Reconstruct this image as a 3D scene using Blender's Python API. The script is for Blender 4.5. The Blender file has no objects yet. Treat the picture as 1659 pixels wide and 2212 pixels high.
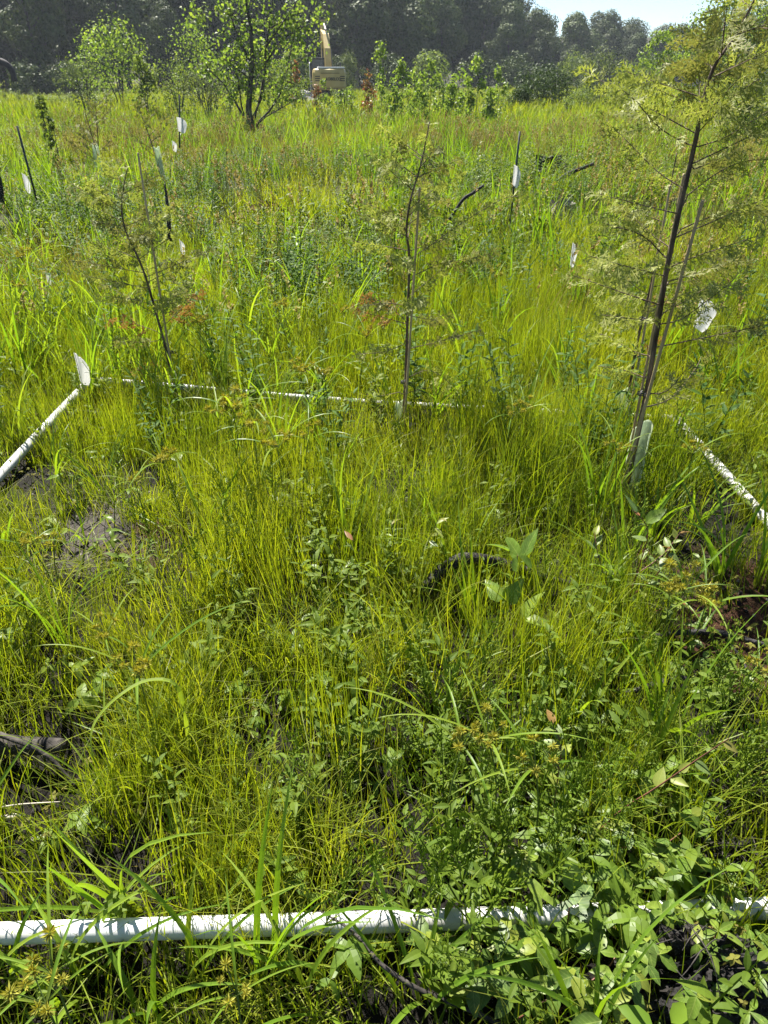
import bpy, math, random
import numpy as np
from mathutils import Vector, Matrix

random.seed(7)
rng = np.random.default_rng(11)
scene = bpy.context.scene
COL = scene.collection
R = math.radians

# ------------------------------------------------------------------ camera, sky, sun, exposure
HC, PITCH, FD, CXD, CYD = 1.6, R(31.2), 1539.0, 829.5, 1106.0      # eye height, tilt, focal length in a 1659x2212 frame
cam_d = bpy.data.cameras.new('camera')
cam = bpy.data.objects.new('camera', cam_d); COL.objects.link(cam)
cam.location = (0, 0, HC); cam.rotation_euler = (R(90) - PITCH, 0, 0)
cam_d.sensor_fit = 'VERTICAL'; cam_d.sensor_height = 24.0; cam_d.lens = FD / 2212.0 * 24.0
cam_d.clip_start = 0.02; cam_d.clip_end = 2000
scene.camera = cam

SUN_EL, SUN_AZ = R(54), R(-26)          # azimuth from +Y (view direction), negative = to the left
world = bpy.data.worlds.new('World'); scene.world = world; world.use_nodes = True
wn = world.node_tree
sky = wn.nodes.new('ShaderNodeTexSky'); sky.sky_type = 'NISHITA'; sky.sun_disc = False
sky.sun_elevation = SUN_EL; sky.sun_rotation = SUN_AZ; sky.air_density = 1.0; sky.dust_density = 0.1; sky.ozone_density = 2.5; sky.altitude = 1500
wn.links.new(sky.outputs[0], wn.nodes['Background'].inputs[0]); wn.nodes['Background'].inputs[1].default_value = 0.05
sl = bpy.data.lights.new('sun', 'SUN'); sl.energy = 5.0; sl.angle = R(0.55); sl.color = (1.0, 0.95, 0.86)
sun = bpy.data.objects.new('sun', sl); COL.objects.link(sun)
sdir = Vector((math.sin(SUN_AZ) * math.cos(SUN_EL), math.cos(SUN_AZ) * math.cos(SUN_EL), math.sin(SUN_EL)))
sun.rotation_euler = sdir.to_track_quat('Z', 'Y').to_euler(); sun.location = (-20, 40, 60)
scene.view_settings.view_transform = 'Standard'; scene.view_settings.look = 'None'
scene.view_settings.exposure = 1.7; scene.view_settings.gamma = 1.0
cy = scene.cycles
cy.max_bounces = 5; cy.diffuse_bounces = 2; cy.glossy_bounces = 1; cy.transmission_bounces = 3; cy.transparent_max_bounces = 6
cy.volume_bounces = 0; cy.use_denoising = True; cy.caustics_reflective = False; cy.caustics_refractive = False
cy.sample_clamp_indirect = 6.0
scene.render.film_transparent = False

# ------------------------------------------------------------------ picture <-> place
def ray(u, v):
    dx = (u - CXD) / FD; dy = -(v - CYD) / FD
    return np.array([dx, math.cos(PITCH) + dy * math.sin(PITCH), -math.sin(PITCH) + dy * math.cos(PITCH)])
def G(u, v, z=0.0):                       # where the ray meets the height z
    d = ray(u, v); t = (z - HC) / d[2]
    return np.array([d[0] * t, d[1] * t, z])
def at(u, v, Y):                          # where the ray has gone Y metres ahead
    d = ray(u, v); t = Y / d[1]
    return np.array([d[0] * t, Y, HC + d[2] * t])
def proj(x, y, z=0.0):
    y = np.asarray(y, float); zz = np.asarray(z, float) - HC
    cz = y * math.cos(PITCH) - zz * math.sin(PITCH)
    cyy = y * math.sin(PITCH) + zz * math.cos(PITCH)
    cz = np.maximum(cz, 0.05)
    return CXD + FD * np.asarray(x) / cz, CYD - FD * cyy / cz
def ell(u, v, cx, cy_, rx, ry):
    r2 = ((u - cx) / rx) ** 2 + ((v - cy_) / ry) ** 2
    return np.exp(-r2 ** 1.6)

MOUND = G(1420, 2150)
def H(x, y):
    x = np.asarray(x, float); y = np.asarray(y, float)
    near = np.exp(-((y / 25.0) ** 2))
    h = 0.022 * np.sin(2.3 * x + 0.6) * np.sin(1.9 * y + 1.0) + 0.012 * np.sin(5.3 * x + 2.0 * y) + 0.008 * np.sin(9.1 * y - 4.0 * x)
    h = h * (0.35 + 0.65 * near)
    h = h + 0.10 * (1 - near) * np.sin(x * 0.16 + 1.0) * np.sin(y * 0.13 + 0.4)
    h = h + 0.11 * np.exp(-(((x - MOUND[0]) / 0.26) ** 2 + ((y - MOUND[1]) / 0.20) ** 2))
    h = h - 0.07 * np.exp(-(((x + 0.78) / 0.16) ** 2 + ((y - 1.32) / 0.16) ** 2))
    rho = np.hypot(x, y); st = 132 + 75 / (1 + np.exp(-(x - 22) / 12.0))
    h = h + 14 * np.clip((rho - st) / 90.0, 0, 1) ** 1.3 * (y > 0)
    return h

# smooth random field for tints and patches
def fieldnoise(x, y, s, seed):
    r = np.random.default_rng(seed); out = np.zeros_like(np.asarray(x, float))
    for k in range(7):
        a = r.uniform(0, 6.283); f = s * r.uniform(0.5, 1.9); p = r.uniform(0, 6.283)
        out += np.sin(f * (x * math.cos(a) + y * math.sin(a)) + p)
    return out / 7 * 1.9

# ------------------------------------------------------------------ materials
def mat_new(name):
    m = bpy.data.materials.new(name); m.use_nodes = True
    nt = m.node_tree; nt.nodes.clear()
    out = nt.nodes.new('ShaderNodeOutputMaterial')
    return m, nt, out
def ramp(nt, cols, fac=None):
    n = nt.nodes.new('ShaderNodeValToRGB'); el = n.color_ramp.elements
    while len(el) < len(cols): el.new(0.5)
    for i, c in enumerate(cols):
        el[i].position = i / (len(cols) - 1); el[i].color = (*c, 1)
    if fac is not None: nt.links.new(fac, n.inputs[0])
    return n.outputs[0]
def math_n(nt, op, a, b=None):
    n = nt.nodes.new('ShaderNodeMath'); n.operation = op
    for i, s in enumerate((a, b)):
        if s is None: continue
        if isinstance(s, (int, float)): n.inputs[i].default_value = s
        else: nt.links.new(s, n.inputs[i])
    return n.outputs[0]
def leaf_mat(name, cols, trans=0.45, tmul=(2.0, 1.9, 0.6), rough=0.5, spec=0.3, inst=True, base=None, tip=None, bw=0.25, refl=1.5, veins=False):
    """cols: ramp over the leaf's own random value and the plant's tint; base/tip: colour of sheath and tip along a blade"""
    m, nt, out = mat_new(name); rough = max(rough, 0.42); spec *= 0.6
    a = nt.nodes.new('ShaderNodeAttribute'); a.attribute_name = 'rnd'
    if inst:
        b = nt.nodes.new('ShaderNodeAttribute'); b.attribute_name = 'tint'; b.attribute_type = 'INSTANCER'
        f = math_n(nt, 'ADD', math_n(nt, 'MULTIPLY', a.outputs['Fac'], 0.45), math_n(nt, 'MULTIPLY', b.outputs['Fac'], 0.55))
    else:
        f = a.outputs['Fac']
    col = ramp(nt, cols, f)
    if veins:
        tcn = nt.nodes.new('ShaderNodeTexCoord'); sx = nt.nodes.new('ShaderNodeSeparateXYZ'); nt.links.new(tcn.outputs['Object'], sx.inputs[0])
        ax = math_n(nt, 'ABSOLUTE', sx.outputs[0]); ph = math_n(nt, 'MULTIPLY', math_n(nt, 'SUBTRACT', sx.outputs[1], math_n(nt, 'MULTIPLY', ax, 0.9)), 52.0)
        side = math_n(nt, 'GREATER_THAN', math_n(nt, 'SINE', ph), 0.86); mid = math_n(nt, 'LESS_THAN', ax, 0.013)
        vn = math_n(nt, 'MAXIMUM', mid, math_n(nt, 'MULTIPLY', side, 0.5))
        vm = nt.nodes.new('ShaderNodeMix'); vm.data_type = 'RGBA'; nt.links.new(math_n(nt, 'MULTIPLY', vn, 0.45), vm.inputs[0]); nt.links.new(col, vm.inputs[6]); vm.inputs[7].default_value = (0.20, 0.24, 0.08, 1)
        oi = nt.nodes.new('ShaderNodeObjectInfo'); nz = nt.nodes.new('ShaderNodeTexNoise'); nz.noise_dimensions = '4D'; nz.inputs['Scale'].default_value = 3.5; nt.links.new(tcn.outputs['Object'], nz.inputs['Vector']); nt.links.new(math_n(nt, 'MULTIPLY', oi.outputs['Random'], 40.0), nz.inputs['W'])
        br = nt.nodes.new('ShaderNodeMapRange'); br.inputs[1].default_value = 0.35; br.inputs[2].default_value = 0.7; br.inputs[3].default_value = 0.72; br.inputs[4].default_value = 1.3; nt.links.new(nz.outputs[0], br.inputs[0])
        bm = nt.nodes.new('ShaderNodeMix'); bm.data_type = 'RGBA'; bm.blend_type = 'MULTIPLY'; bm.inputs[0].default_value = 1; nt.links.new(vm.outputs[2], bm.inputs[6]); nt.links.new(br.outputs[0], bm.inputs[7])
        ag = nt.nodes.new('ShaderNodeMix'); ag.data_type = 'RGBA'; nt.links.new(math_n(nt, 'MULTIPLY', math_n(nt, 'GREATER_THAN', oi.outputs['Random'], 0.82), 0.55), ag.inputs[0]); nt.links.new(bm.outputs[2], ag.inputs[6]); ag.inputs[7].default_value = (0.17, 0.19, 0.035, 1)
        col = ag.outputs[2]
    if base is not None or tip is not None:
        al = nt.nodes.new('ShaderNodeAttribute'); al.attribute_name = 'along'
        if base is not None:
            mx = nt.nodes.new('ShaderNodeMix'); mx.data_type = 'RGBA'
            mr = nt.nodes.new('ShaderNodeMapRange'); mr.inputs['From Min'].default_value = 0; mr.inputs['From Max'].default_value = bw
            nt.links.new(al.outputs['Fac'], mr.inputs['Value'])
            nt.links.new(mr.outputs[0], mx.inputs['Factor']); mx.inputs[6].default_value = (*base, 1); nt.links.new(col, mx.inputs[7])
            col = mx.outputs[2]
        if tip is not None:
            mx = nt.nodes.new('ShaderNodeMix'); mx.data_type = 'RGBA'
            mr = nt.nodes.new('ShaderNodeMapRange'); mr.inputs['From Min'].default_value = 0.8; mr.inputs['From Max'].default_value = 1.05
            nt.links.new(al.outputs['Fac'], mr.inputs['Value'])
            nt.links.new(mr.outputs[0], mx.inputs['Factor']); mx.inputs[7].default_value = (*tip, 1); nt.links.new(col, mx.inputs[6])
            col = mx.outputs[2]
    p = nt.nodes.new('ShaderNodeBsdfPrincipled')
    rm = nt.nodes.new('ShaderNodeMix'); rm.data_type = 'RGBA'; rm.blend_type = 'MULTIPLY'; rm.inputs['Factor'].default_value = 1
    nt.links.new(col, rm.inputs[6]); rm.inputs[7].default_value = (*[refl * q for q in (1.02, 1.0, 0.8)], 1); nt.links.new(rm.outputs[2], p.inputs['Base Color'])
    p.inputs['Roughness'].default_value = rough; p.inputs['Specular IOR Level'].default_value = spec
    mul = nt.nodes.new('ShaderNodeMix'); mul.data_type = 'RGBA'; mul.blend_type = 'MULTIPLY'; mul.inputs['Factor'].default_value = 1
    nt.links.new(col, mul.inputs[6]); mul.inputs[7].default_value = (*tmul, 1)
    t = nt.nodes.new('ShaderNodeBsdfTranslucent'); nt.links.new(mul.outputs[2], t.inputs[0])
    mix = nt.nodes.new('ShaderNodeMixShader'); mix.inputs[0].default_value = trans
    nt.links.new(p.outputs[0], mix.inputs[1]); nt.links.new(t.outputs[0], mix.inputs[2])
    nt.links.new(mix.outputs[0], out.inputs[0])
    return m
def own_tone(m, lo, hi):
    """each tree its own tone"""
    nt = m.node_tree; oi = nt.nodes.new('ShaderNodeObjectInfo'); mr = nt.nodes.new('ShaderNodeMapRange'); mr.inputs[3].default_value = lo; mr.inputs[4].default_value = hi
    nt.links.new(oi.outputs['Random'], mr.inputs[0])
    p = [n for n in nt.nodes if n.type == 'BSDF_PRINCIPLED'][0]; src = p.inputs['Base Color'].links[0].from_socket
    mx = nt.nodes.new('ShaderNodeMix'); mx.data_type = 'RGBA'; mx.blend_type = 'MULTIPLY'; mx.inputs[0].default_value = 1
    nt.links.new(src, mx.inputs[6]); nt.links.new(mr.outputs[0], mx.inputs[7]); nt.links.new(mx.outputs[2], p.inputs['Base Color'])
def solid_mat(name, c0, c1, scale=8.0, rough=0.7, spec=0.3, bump=0.2, stretch=(1, 1, 1), metal=0.0, detail=4.0):
    m, nt, out = mat_new(name)
    tc = nt.nodes.new('ShaderNodeTexCoord'); mp = nt.nodes.new('ShaderNodeMapping'); mp.inputs['Scale'].default_value = stretch
    nt.links.new(tc.outputs['Object'], mp.inputs[0])
    n = nt.nodes.new('ShaderNodeTexNoise'); n.inputs['Scale'].default_value = scale; n.inputs['Detail'].default_value = detail
    nt.links.new(mp.outputs[0], n.inputs[0])
    p = nt.nodes.new('ShaderNodeBsdfPrincipled')
    rp = nt.nodes.new('ShaderNodeValToRGB'); rp.color_ramp.elements[0].position = 0.35; rp.color_ramp.elements[1].position = 0.65
    rp.color_ramp.elements[0].color = (*c0, 1); rp.color_ramp.elements[1].color = (*c1, 1)
    nt.links.new(n.outputs[0], rp.inputs[0]); nt.links.new(rp.outputs[0], p.inputs['Base Color'])
    p.inputs['Roughness'].default_value = rough; p.inputs['Specular IOR Level'].default_value = spec; p.inputs['Metallic'].default_value = metal
    if bump:
        b = nt.nodes.new('ShaderNodeBump'); b.inputs['Strength'].default_value = bump; b.inputs['Distance'].default_value = 0.02
        nt.links.new(n.outputs[0], b.inputs['Height']); nt.links.new(b.outputs[0], p.inputs['Normal'])
    nt.links.new(p.outputs[0], out.inputs[0])
    return m

M = {}
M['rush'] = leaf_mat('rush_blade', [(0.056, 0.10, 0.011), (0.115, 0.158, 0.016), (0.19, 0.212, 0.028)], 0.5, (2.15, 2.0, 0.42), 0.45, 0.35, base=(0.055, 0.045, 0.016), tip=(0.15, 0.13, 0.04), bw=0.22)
M['broad'] = leaf_mat('broad_grass_blade', [(0.06, 0.125, 0.015), (0.10, 0.17, 0.02), (0.15, 0.205, 0.03)], 0.5, (2.1, 2.0, 0.5), 0.4, 0.4, base=(0.07, 0.08, 0.015))
M['bladepart'] = leaf_mat('sedge_blade', [(0.07, 0.135, 0.015), (0.11, 0.175, 0.02), (0.15, 0.205, 0.03)], 0.5, (2.1, 2.0, 0.5), 0.38, 0.45, inst=False, base=(0.07, 0.09, 0.02))
M['tan'] = leaf_mat('dry_grass', [(0.13, 0.10, 0.04), (0.19, 0.155, 0.06), (0.17, 0.17, 0.045)], 0.35, (1.4, 1.3, 0.7), 0.7, 0.2)
M['forb'] = leaf_mat('forb_leaf', [(0.058, 0.098, 0.015), (0.088, 0.132, 0.018), (0.13, 0.165, 0.022)], 0.48, (2.3, 2.1, 0.5), 0.55, 0.3)
M['darkforb'] = leaf_mat('dark_forb_leaf', [(0.024, 0.056, 0.014), (0.040, 0.082, 0.017), (0.065, 0.115, 0.02)], 0.42, (2.2, 2.1, 0.55), 0.6, 0.25)
M['golden'] = leaf_mat('fine_herb_leaf', [(0.068, 0.115, 0.014), (0.108, 0.155, 0.017), (0.17, 0.195, 0.02)], 0.48, (1.9, 1.9, 0.6), 0.45, 0.4)
M['ground_leaf'] = leaf_mat('creeping_leaf', [(0.058, 0.105, 0.017), (0.09, 0.142, 0.02), (0.14, 0.178, 0.028)], 0.45, (2.1, 2.0, 0.6), 0.38, 0.45)
M['mossy'] = leaf_mat('moss_shoot', [(0.07, 0.05, 0.02), (0.12, 0.12, 0.03), (0.13, 0.16, 0.03)], 0.4, (1.8, 1.6, 0.6), 0.6, 0.2)
M['leafpart'] = leaf_mat('broad_leaf', [(0.06, 0.11, 0.02), (0.088, 0.145, 0.023), (0.125, 0.175, 0.03)], 0.45, (2.2, 2.1, 0.6), 0.38, 0.5, inst=False, veins=True)
M['darkleaf'] = leaf_mat('dark_broad_leaf', [(0.038, 0.072, 0.016), (0.05, 0.09, 0.019), (0.068, 0.11, 0.024)], 0.35, (2.2, 2.0, 0.55), 0.4, 0.45, inst=False, veins=True)
M['blueleaf'] = leaf_mat('grey_green_leaf', [(0.065, 0.10, 0.036), (0.09, 0.13, 0.042), (0.115, 0.155, 0.045)], 0.36, (2.0, 1.9, 0.6), 0.42, 0.5, inst=False, veins=True)
M['redleaf'] = leaf_mat('reddish_leaf', [(0.20, 0.07, 0.04), (0.16, 0.10, 0.04), (0.12, 0.14, 0.04)], 0.4, (1.6, 1.4, 0.9), 0.42, 0.45, inst=False)
M['cedar'] = leaf_mat('cedar_spray', [(0.125, 0.15, 0.04), (0.18, 0.20, 0.06), (0.26, 0.27, 0.11)], 0.4, (1.6, 1.65, 0.7), 0.55, 0.3, inst=False)
M['cedardark'] = leaf_mat('cedar_spray_dull', [(0.10, 0.115, 0.042), (0.14, 0.15, 0.055), (0.20, 0.205, 0.085)], 0.35, (1.6, 1.5, 0.7), 0.6, 0.3, inst=False)
M['cedarbrown'] = leaf_mat('cedar_spray_browned', [(0.16, 0.08, 0.03), (0.20, 0.12, 0.045), (0.17, 0.13, 0.05)], 0.35, (1.5, 1.3, 0.8), 0.65, 0.2, inst=False)
M['seed'] = leaf_mat('flatsedge_spike', [(0.14, 0.135, 0.02), (0.20, 0.195, 0.03), (0.25, 0.25, 0.05)], 0.35, (1.7, 1.5, 0.5), 0.55, 0.25, inst=False)
M['maple'] = leaf_mat('maple_leaf', [(0.07, 0.115, 0.03), (0.10, 0.15, 0.04), (0.16, 0.205, 0.06)], 0.5, (2.0, 2.0, 0.6), 0.5, 0.3, inst=False)
M['shrub'] = leaf_mat('shrub_leaf', [(0.055, 0.09, 0.025), (0.085, 0.125, 0.035), (0.13, 0.165, 0.05)], 0.45, (1.9, 1.8, 0.6), 0.6, 0.2, inst=False)
M['evergreen'] = leaf_mat('evergreen_leaf', [(0.018, 0.035, 0.010), (0.03, 0.055, 0.014), (0.05, 0.075, 0.02)], 0.2, (1.6, 1.6, 0.5), 0.6, 0.2, inst=False)
M['silver'] = leaf_mat('silvery_leaf', [(0.06, 0.085, 0.04), (0.085, 0.11, 0.055), (0.12, 0.145, 0.075)], 0.3, (1.6, 1.6, 0.7), 0.6, 0.2, inst=False)
M['forest'] = leaf_mat('forest_leaf', [(0.026, 0.045, 0.014), (0.042, 0.066, 0.02), (0.065, 0.09, 0.03)], 0.16, (1.5, 1.4, 0.6), 0.6, 0.2, inst=False, refl=1.15)
own_tone(M['forest'], 0.55, 1.5)
M['bark'] = solid_mat('grey_bark', (0.035, 0.03, 0.026), (0.10, 0.09, 0.078), 14, 0.85, 0.2, 0.5, (1, 1, 0.25))
M['cedarbark'] = solid_mat('cedar_bark', (0.055, 0.038, 0.028), (0.18, 0.135, 0.10), 60, 0.85, 0.2, 0.5, (1, 1, 0.15))
M['twig'] = solid_mat('green_twig', (0.06, 0.06, 0.025), (0.11, 0.10, 0.045), 40, 0.7, 0.3, 0.1)
M['redtwig'] = solid_mat('red_twig', (0.10, 0.035, 0.025), (0.17, 0.07, 0.04), 40, 0.6, 0.3, 0.1)
M['stem'] = solid_mat('herb_stem', (0.07, 0.11, 0.02), (0.10, 0.14, 0.03), 30, 0.5, 0.3, 0.0)
M['bamboo'] = solid_mat('bamboo_cane', (0.34, 0.25, 0.13), (0.48, 0.37, 0.21), 30, 0.5, 0.35, 0.1, (1, 1, 0.1))
M['char'] = solid_mat('charred_wood', (0.012, 0.011, 0.012), (0.05, 0.045, 0.045), 45, 0.8, 0.3, 0.9, (1, 1, 1))
M['greywood'] = solid_mat('weathered_wood', (0.02, 0.018, 0.016), (0.075, 0.066, 0.058), 30, 0.85, 0.2, 0.6, (1, 1, 1))
M['palewood'] = solid_mat('bleached_wood', (0.35, 0.31, 0.25), (0.55, 0.50, 0.42), 30, 0.8, 0.2, 0.3)
M['pvc'] = solid_mat('white_pvc', (0.42, 0.41, 0.38), (0.64, 0.65, 0.66), 9, 0.4, 0.4, 0.02, (.35, 1, 1), detail=8)
M['flag'] = leaf_mat('white_flag_film', [(0.78, 0.78, 0.80), (0.82, 0.82, 0.83), (0.84, 0.84, 0.84)], 0.55, (0.98, 0.98, 0.98), 0.4, 0.4, inst=False, refl=1.0)
M['guard'] = leaf_mat('tree_guard_film', [(0.66, 0.72, 0.60), (0.70, 0.76, 0.64), (0.72, 0.77, 0.66)], 0.4, (0.95, 1.0, 0.9), 0.35, 0.45, inst=False, refl=1.0)
M['wire'] = solid_mat('galvanised_wire', (0.25, 0.25, 0.25), (0.35, 0.35, 0.35), 30, 0.4, 0.5, 0.0, metal=0.8)
M['darkmetal'] = solid_mat('dark_painted_steel', (0.012, 0.022, 0.018), (0.03, 0.045, 0.038), 12, 0.45, 0.4, 0.05)
M['tie'] = solid_mat('black_tie', (0.01, 0.01, 0.01), (0.02, 0.02, 0.02), 10, 0.5, 0.4, 0.0)
M['yellow'] = solid_mat('faded_yellow_paint', (0.42, 0.31, 0.10), (0.50, 0.38, 0.14), 1.5, 0.45, 0.4, 0.02)
M['black'] = solid_mat('black_steel', (0.012, 0.012, 0.013), (0.03, 0.03, 0.03), 3, 0.5, 0.4, 0.05)
M['steel'] = solid_mat('worn_steel', (0.10, 0.09, 0.08), (0.22, 0.19, 0.16), 5, 0.5, 0.4, 0.1, metal=0.5)
M['palepaint'] = solid_mat('pale_cover', (0.55, 0.56, 0.56), (0.66, 0.67, 0.66), 3, 0.4, 0.5, 0.02)
M['gravel'] = solid_mat('pale_gravel', (0.30, 0.28, 0.26), (0.52, 0.50, 0.47), 12, 0.9, 0.2, 0.8)
M['clod'] = solid_mat('dark_soil', (0.005, 0.0045, 0.004), (0.024, 0.02, 0.017), 60, 0.75, 0.35, 0.8)
M['sandclod'] = solid_mat('sandy_debris', (0.10, 0.085, 0.075), (0.34, 0.30, 0.27), 45, 0.9, 0.2, 0.9)
M['brownclod'] = solid_mat('red_brown_litter', (0.06, 0.03, 0.018), (0.16, 0.085, 0.05), 25, 0.9, 0.2, 0.8)
M['skin'] = solid_mat('skin', (0.35, 0.22, 0.16), (0.40, 0.26, 0.19), 8, 0.55, 0.3, 0.0)
M['navy'] = solid_mat('navy_cloth', (0.012, 0.014, 0.028), (0.02, 0.024, 0.045), 8, 0.85, 0.2, 0.1)
M['hair'] = solid_mat('dark_hair', (0.02, 0.015, 0.012), (0.04, 0.03, 0.022), 30, 0.6, 0.3, 0.1)
gm, gnt, gout = mat_new('cab_glass')
gp = gnt.nodes.new('ShaderNodeBsdfPrincipled'); gp.inputs['Base Color'].default_value = (0.02, 0.025, 0.03, 1); gp.inputs['Roughness'].default_value = 0.08
gnt.links.new(gp.outputs[0], gout.inputs[0]); M['glass'] = gm

# ------------------------------------------------------------------ mesh helpers
class MB:
    def __init__(s): s.v = []; s.f = []; s.r = []; s.a = []
    def add(s, V, F, rnd=0.5, al=0.5):
        o = len(s.v); s.v.extend([tuple(p) for p in V]); s.f.extend([tuple(i + o for i in f) for f in F])
        s.r.extend([rnd] * len(V) if np.isscalar(rnd) else list(rnd)); s.a.extend([al] * len(V) if np.isscalar(al) else list(al))
    def box(s, c, d, rot=None, bev=0.0):
        c = np.array(c, float); h = np.array(d, float) / 2
        b = min(bev, h.min() * 0.45)
        if b <= 0:
            V = [(sx * h[0], sy * h[1], sz * h[2]) for sz in (-1, 1) for sy in (-1, 1) for sx in (-1, 1)]
            F = [(0, 2, 3, 1), (4, 5, 7, 6), (0, 1, 5, 4), (2, 6, 7, 3), (0, 4, 6, 2), (1, 3, 7, 5)]
        else:                              # chamfered in plan, slightly narrowed at top and bottom
            ring = [(h[0] - b, -h[1]), (h[0], -h[1] + b), (h[0], h[1] - b), (h[0] - b, h[1]), (-h[0] + b, h[1]), (-h[0], h[1] - b), (-h[0], -h[1] + b), (-h[0] + b, -h[1])]
            V = []; F = []
            for z, k in ((-h[2], 1), (-h[2] + b, 0), (h[2] - b, 0), (h[2], 1)):
                for x, y in ring:
                    V.append((x - math.copysign(b * k, x), y - math.copysign(b * k, y), z))
            for j in range(3):
                for i in range(8): F.append((j * 8 + i, j * 8 + (i + 1) % 8, j * 8 + 8 + (i + 1) % 8, j * 8 + 8 + i))
            F.append(tuple(range(7, -1, -1))); F.append(tuple(range(24, 32)))
        V = np.array(V, float)
        if rot is not None: V = V @ np.array(rot).T
        s.add(V + c, F); return s
    def tube(s, pts, rad, n=6, cap=True, jit=0.0, rnd=0.5):
        pts = np.array(pts, float); k = len(pts)
        rad = np.full(k, rad, float) if np.isscalar(rad) else np.array(rad, float)
        V = []; F = []; al = []
        up = np.array([0, 0, 1.0])
        for i in range(k):
            t = pts[min(i + 1, k - 1)] - pts[max(i - 1, 0)]; t = t / (np.linalg.norm(t) + 1e-9)
            a = np.cross(t, up if abs(t[2]) < 0.9 else np.array([1.0, 0, 0])); a /= np.linalg.norm(a) + 1e-9
            b = np.cross(t, a)
            for q in range(n):
                w = 2 * math.pi * q / n; rr = rad[i] * (1 + (random.uniform(-jit, jit) if jit else 0))
                V.append(pts[i] + rr * (math.cos(w) * a + math.sin(w) * b)); al.append(i / max(k - 1, 1))
        for i in range(k - 1):
            for q in range(n): F.append((i * n + q, i * n + (q + 1) % n, (i + 1) * n + (q + 1) % n, (i + 1) * n + q))
        if cap: F.append(tuple(range(n - 1, -1, -1))); F.append(tuple((k - 1) * n + q for q in range(n)))
        s.add(V, F, rnd, al); return s
    def prism(s, poly, w, axis=0):         # polygon in the other two axes, extruded w about 0 along axis
        n = len(poly); V = []
        for sd in (-w / 2, w / 2):
            for a, b in poly:
                p = [a, b]; p.insert(axis, sd); V.append(p)
        F = [tuple(range(n)), tuple(range(2 * n - 1, n - 1, -1))] + [(i, i + n, (i + 1) % n + n, (i + 1) % n) for i in range(n)]
        s.add(V, F); return s
    def mesh(s, name, mat=None, smooth=False):
        me = bpy.data.meshes.new(name); me.from_pydata(s.v, [], s.f)
        me.attributes.new('rnd', 'FLOAT', 'POINT').data.foreach_set('value', np.array(s.r, np.float32))
        me.attributes.new('along', 'FLOAT', 'POINT').data.foreach_set('value', np.array(s.a, np.float32))
        if smooth: me.polygons.foreach_set('use_smooth', [True] * len(me.polygons))
        if mat: me.materials.append(M[mat] if isinstance(mat, str) else mat)
        me.update(); return me

def obj(name, me, parent=None, loc=None, rot=None, scl=None):
    o = bpy.data.objects.new(name, me); COL.objects.link(o)
    if parent is not None: o.parent = parent
    if loc is not None: o.location = tuple(float(q) for q in loc)
    if rot is not None: o.rotation_euler = rot
    if scl is not None: o.scale = (scl,) * 3 if np.isscalar(scl) else scl
    return o
def tag(o, label, cat, group=None):
    o['label'] = label; o['category'] = cat
    if group: o['group'] = group
    return o
def thing(name, label, cat, loc=(0, 0, 0), group=None, rz=0.0):
    return tag(obj(name, None, None, loc, (0, 0, rz)), label, cat, group)

def np_mesh(name, V, F, mat, rnd=None, along=None):
    """V (n,3), F (m,4) quads -> mesh, fast"""
    me = bpy.data.meshes.new(name)
    V = np.asarray(V, np.float32); F = np.asarray(F, np.int32); m = len(F)
    me.vertices.add(len(V)); me.vertices.foreach_set('co', V.ravel())
    me.loops.add(m * 4); me.loops.foreach_set('vertex_index', F.ravel())
    me.polygons.add(m); me.polygons.foreach_set('loop_start', np.arange(0, 4 * m, 4, dtype=np.int32)); me.polygons.foreach_set('loop_total', np.full(m, 4, np.int32))
    if rnd is not None: me.attributes.new('rnd', 'FLOAT', 'POINT').data.foreach_set('value', np.asarray(rnd, np.float32))
    if along is not None: me.attributes.new('along', 'FLOAT', 'POINT').data.foreach_set('value', np.asarray(along, np.float32))
    me.materials.append(M[mat]); me.update(calc_edges=True); me.validate(); return me
def unit(a): return a / (np.linalg.norm(a, axis=-1, keepdims=True) + 1e-9)
def cards(P, D, N, L, Wd, fold=0.15):
    """leaf-shaped diamonds: base P, direction D, normal N -> V, F, (each leaf four points, folded on its midrib)"""
    n = len(P); D = unit(D); S = unit(np.cross(D, N)); U = np.cross(S, D)
    L = np.broadcast_to(np.asarray(L, float), (n,))[:, None]; Wd = np.broadcast_to(np.asarray(Wd, float), (n,))[:, None]
    V = np.stack([P, P + D * L * 0.45 + S * Wd / 2 + U * Wd * fold, P + D * L - U * Wd * fold, P + D * L * 0.45 - S * Wd / 2 + U * Wd * fold], 1).reshape(-1, 3)
    F = np.arange(4 * n).reshape(n, 4)
    return V, F
def rdir(n): return unit(rng.normal(size=(n, 3)))

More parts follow.
